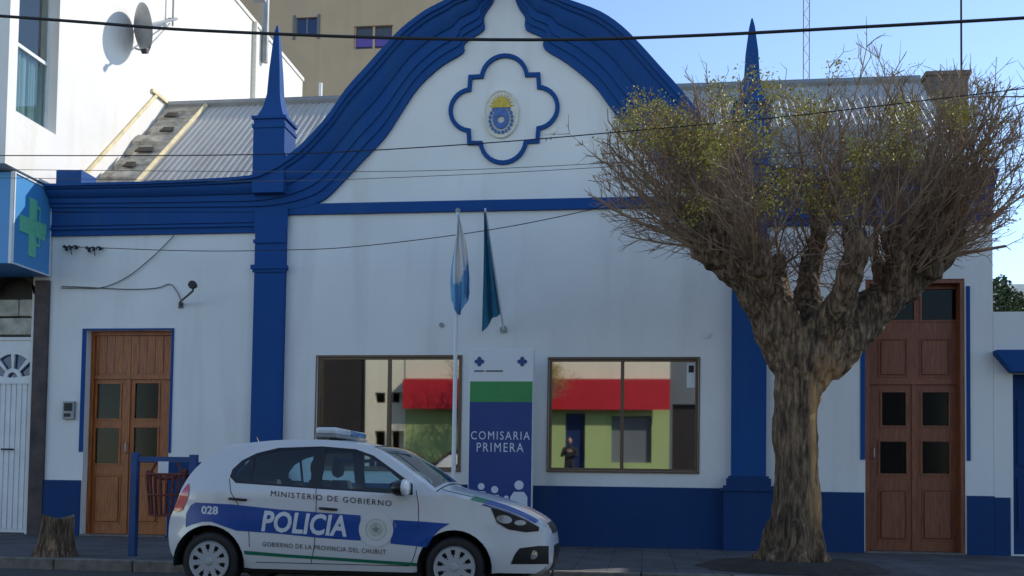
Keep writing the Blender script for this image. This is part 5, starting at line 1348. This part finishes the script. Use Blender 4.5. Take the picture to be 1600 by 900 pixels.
    for y0, y1, mm in ((-.56, -.02, 'clear'), (.02, .56, 'lens_blue')):
        bm = B((X0+ub-.11, X0+ub+.11, YC+y0, YC+y1, zb+.036, zb+.105)); bevel(bm, .03, 3); obj('lens', bm, M[mm], lb, smooth=60)
    for v in (-.5, .5):
        obj('bracket', T([cp(ub, v, zb), cp(ub, v*1.08, 1.50)], 0.02, 6), M['grey_metal'], lb)
    return root
car = build_car(True)
g = build_car(False)
g.location = (P(638, 700, 16.8).x+1.95, OY+0.98, 0); g.rotation_euler = (0, 0, math.pi)

# ================================================================ PERSON ACROSS THE STREET
def person():
    x, y = -2.45, -16.95; x = P(890, 700, 17.1).x; z = SZ
    x0 = x; 
    root = thing('person', 'person in dark clothes standing across the street, reflected in the right window', 'person', (x, y, SZ))
    J = {'pel': (0, 0, .95, .135, .10), 'sp': (0, 0, 1.15, .15, .105), 'ch': (0, 0, 1.36, .17, .11), 'nk': (0, 0.01, 1.49, .055, .055), 'hd': (0, .015, 1.56, .06, .065),
         'hl': (-.10, 0, .88, .085, .085), 'kl': (-.12, .01, .50, .06, .06), 'al': (-.13, -.02, .09, .042, .045), 'tl': (-.14, .13, .04, .04, .03),
         'hr': (.10, 0, .88, .085, .085), 'kr': (.12, .01, .50, .06, .06), 'ar': (.13, -.02, .09, .042, .045), 'tr': (.14, .13, .04, .04, .03),
         'sl': (-.19, 0, 1.41, .06, .06), 'el': (-.27, .05, 1.15, .045, .045), 'wl': (-.12, .27, 1.28, .033, .033), 'fl': (-.07, .31, 1.33, .03, .022),
         'sr': (.19, 0, 1.41, .06, .06), 'er': (.27, .05, 1.15, .045, .045), 'wr': (.12, .27, 1.28, .033, .033), 'fr': (.07, .31, 1.33, .03, .022)}
    ed = [('pel', 'sp'), ('sp', 'ch'), ('ch', 'nk'), ('nk', 'hd'), ('pel', 'hl'), ('hl', 'kl'), ('kl', 'al'), ('al', 'tl'), ('pel', 'hr'), ('hr', 'kr'), ('kr', 'ar'), ('ar', 'tr'), ('ch', 'sl'), ('sl', 'el'), ('el', 'wl'), ('wl', 'fl'), ('ch', 'sr'), ('sr', 'er'), ('er', 'wr'), ('wr', 'fr')]
    ks = list(J)
    me = bpy.data.meshes.new('b'); me.from_pydata([J[k][:3] for k in ks], [(ks.index(a), ks.index(b)) for a, b in ed], [])
    o = bpy.data.objects.new('b', me); C.objects.link(o)
    o.modifiers.new('s', 'SKIN'); me.skin_vertices[0].data[0].use_root = True
    for i, k in enumerate(ks): me.skin_vertices[0].data[i].radius = J[k][3:5]
    m2 = o.modifiers.new('d', 'SUBSURF'); m2.levels = 2
    bpy.context.view_layer.update()
    em = bpy.data.meshes.new_from_object(o.evaluated_get(bpy.context.evaluated_depsgraph_get())); bpy.data.objects.remove(o)
    bm = bmesh.new(); bm.from_mesh(em)
    for v in bm.verts: v.co += Vector((x, y, z-0.01))
    obj('body', bm, M['coat'], root, smooth=180)
    bm = bmesh.new(); bmesh.ops.create_uvsphere(bm, u_segments=24, v_segments=18, radius=1)
    for v in bm.verts:
        c = v.co.copy(); q_ = Vector((c.x*.078, c.y*.095, c.z*.118))
        if c.z < 0: q_.x *= 1+0.25*c.z; 
        if c.y > .8 and abs(c.x) < .25 and abs(c.z+.1) < .25: q_.y += .02
        v.co = q_+Vector((x, y+.03, z+1.66))
    hd = obj('head', bm, M['skin'], root, smooth=180)
    bm = bmesh.new(); bmesh.ops.create_uvsphere(bm, u_segments=20, v_segments=14, radius=1)
    for v in bm.verts: v.co = Vector((x+v.co.x*.085, y+.012+v.co.y*.098, z+1.685+max(v.co.z, -.4)*.108))
    obj('hair', bm, M['hair'], hd, smooth=180)
    for s in (-1, 1):
        bm = bmesh.new(); b0_ = Vector((x+s*.065, y+.31, z+1.33))
        bmesh.ops.create_uvsphere(bm, u_segments=12, v_segments=8, radius=1)
        for v in bm.verts: v.co = b0_+Vector((v.co.x*.022, v.co.y*.04, v.co.z*.045))
        for k in range(4):
            a = b0_+Vector((0, .03, .03-.02*k)); tube(bm, [a, a+Vector((-s*.02, .035, 0)), a+Vector((-s*.05, .04, 0)), a+Vector((-s*.065, .025, 0))], .009, 6)
        tube(bm, [b0_+Vector((-s*.01, 0, .03)), b0_+Vector((-s*.03, -.005, .06)), b0_+Vector((-s*.055, 0, .065))], .01, 6)
        obj('hand', bm, M['skin'], root, smooth=60)
    return root
person()

# ================================================================ BUILDINGS ACROSS THE STREET (seen in the windows)
def PRf(px, py): return P(px, py+41, 0.2-OF)      # where a reflected point lies on the far building line
def block(name, label, x0, x1, zt, m, openings=()):
    r = thing(name, label, 'building', ((x0+x1)/2, OF-2, SZ))
    bm = bmesh.new(); prism(bm, [rl(x0, 0, x1, zt)]+[rl(*o) for o in openings], OF-0.3, OF)
    for xx in (x0, x1-0.3): box(bm, xx, xx+0.3, OF-8, OF-0.301, 0, zt)
    box(bm, x0, x1, OF-8.3, OF-8.001, 0, zt); obj('wall', bm, M[m], r)
    obj('roof', B((x0+.31, x1-.31, OF-7.99, OF-.31, zt-.4, zt-.2)), M['grey_metal'], r)
    obj('back_room', B((x0+.31, x1-.31, OF-2.0, OF-1.9, 0, zt-.41)), M['dark_gate'], r)
    return r
xs = [PRf(a, 650).x for a in (495, 574, 633, 1046, 1130)]
zr0, zr1 = PRf(900, 640).z, PRf(900, 592).z
ztop = 5.6
g0, g1 = PRf(579, 650).x, PRf(579, 650).x
b1_ = block('cream_house', 'cream house across the street reflected in the left part of the left window', xs[0]-7, xs[2]-.004, 6.4, 'shop_cream', [(xs[0]+.1, SZ+.02, xs[1]-.1, 6.2), (PRf(585, 650).x, SZ+.02, PRf(601, 650).x, PRf(590, 672).z), (PRf(611, 650).x, SZ+.02, PRf(631, 650).x, PRf(620, 672).z), (PRf(585, 650).x, PRf(590, 628).z, PRf(601, 650).x, PRf(590, 612).z), (PRf(611, 650).x, PRf(620, 628).z, PRf(631, 650).x, PRf(620, 612).z)])
obj('garage_door', B((xs[0]+.1, xs[1]-.1, OF-.2, OF-.15, SZ+.02, 6.2)), M['dark_gate'], b1_)
b2_ = block('shop', 'lime green shop with a red awning across the street reflected in both windows', xs[2], xs[3]-.004, ztop, 'shop_green', [(PRf(883, 650).x, SZ+.02, PRf(914, 650).x, PRf(900, 645).z), (PRf(955, 650).x, 1.0, PRf(1018, 650).x, PRf(980, 650).z)])
obj('upper_wall', B((xs[2]-.002, xs[3]-.002, OF+.002, OF+.05, zr1+.01, ztop+1.3)), M['shop_cream'], b2_)
aw = bmesh.new(); prism(aw, [[(OF+.06, zr1), (OF+.5, zr1-.05), (OF+.5, zr0), (OF+.45, zr0), (OF+.45, zr1-.15), (OF+.06, zr1-.1)]], xs[2]+.01, xs[3]-.01, 'X')
awo = obj('awning', aw, M['shop_red'], b2_)
obj('window', B((PRf(955, 650).x, PRf(1018, 650).x, OF-.2, OF-.15, 1.0, PRf(980, 650).z)), M['shop_grey'], b2_)
obj('door', B((PRf(883, 650).x, PRf(914, 650).x, OF-.2, OF-.15, SZ+.02, PRf(900, 645).z)), M['navy_glass'], b2_)
b3_ = block('grey_house', 'dark grey house with brown gate reflected at the right end of the right window', xs[3], xs[4]+8, 6.6, 'shop_grey', [(xs[3]+.1, SZ+.02, xs[4]-.3, PRf(1070, 632).z)])
obj('gate', B((xs[3]+.1, xs[4]-.3, OF-.2, OF-.15, SZ+.02, PRf(1070, 632).z)), M['dark_gate'], b3_)

# ================================================================ LIGHT
sx, sy_, el = 0.8, 0.6, R(34.5)
S = Vector((sx*math.cos(el), sy_*math.cos(el), math.sin(el)))
sd = bpy.data.lights.new('sun', 'SUN'); sd.energy = 2.7; sd.angle = R(0.55); sd.color = (1.0, 0.93, 0.83)
so = bpy.data.objects.new('sun', sd); C.objects.link(so); so.rotation_euler = S.to_track_quat('Z', 'Y').to_euler(); so.location = (20, 15, 25)
w = bpy.data.worlds.new('World'); scene.world = w; w.use_nodes = True; nt = w.node_tree
bg = nt.nodes['Background']; sk = nt.nodes.new('ShaderNodeTexSky'); sk.sky_type = 'NISHITA'; sk.sun_disc = False
sk.sun_elevation = el; sk.sun_rotation = math.atan2(sx, sy_); sk.altitude = 1500; sk.air_density = 1.0; sk.dust_density = 0.1; sk.ozone_density = 1.2
nt.links.new(sk.outputs[0], bg.inputs[0]); bg.inputs[1].default_value = 0.15
scene.view_settings.view_transform = 'Standard'; scene.view_settings.look = 'None'; scene.view_settings.gamma = 1
scene.view_settings.exposure = 0.72
scene.render.engine = 'CYCLES'
scene.cycles.max_bounces = 6; scene.cycles.transparent_max_bounces = 12
for o in bpy.data.objects:
    if '_base' in o.keys(): del o['_base']
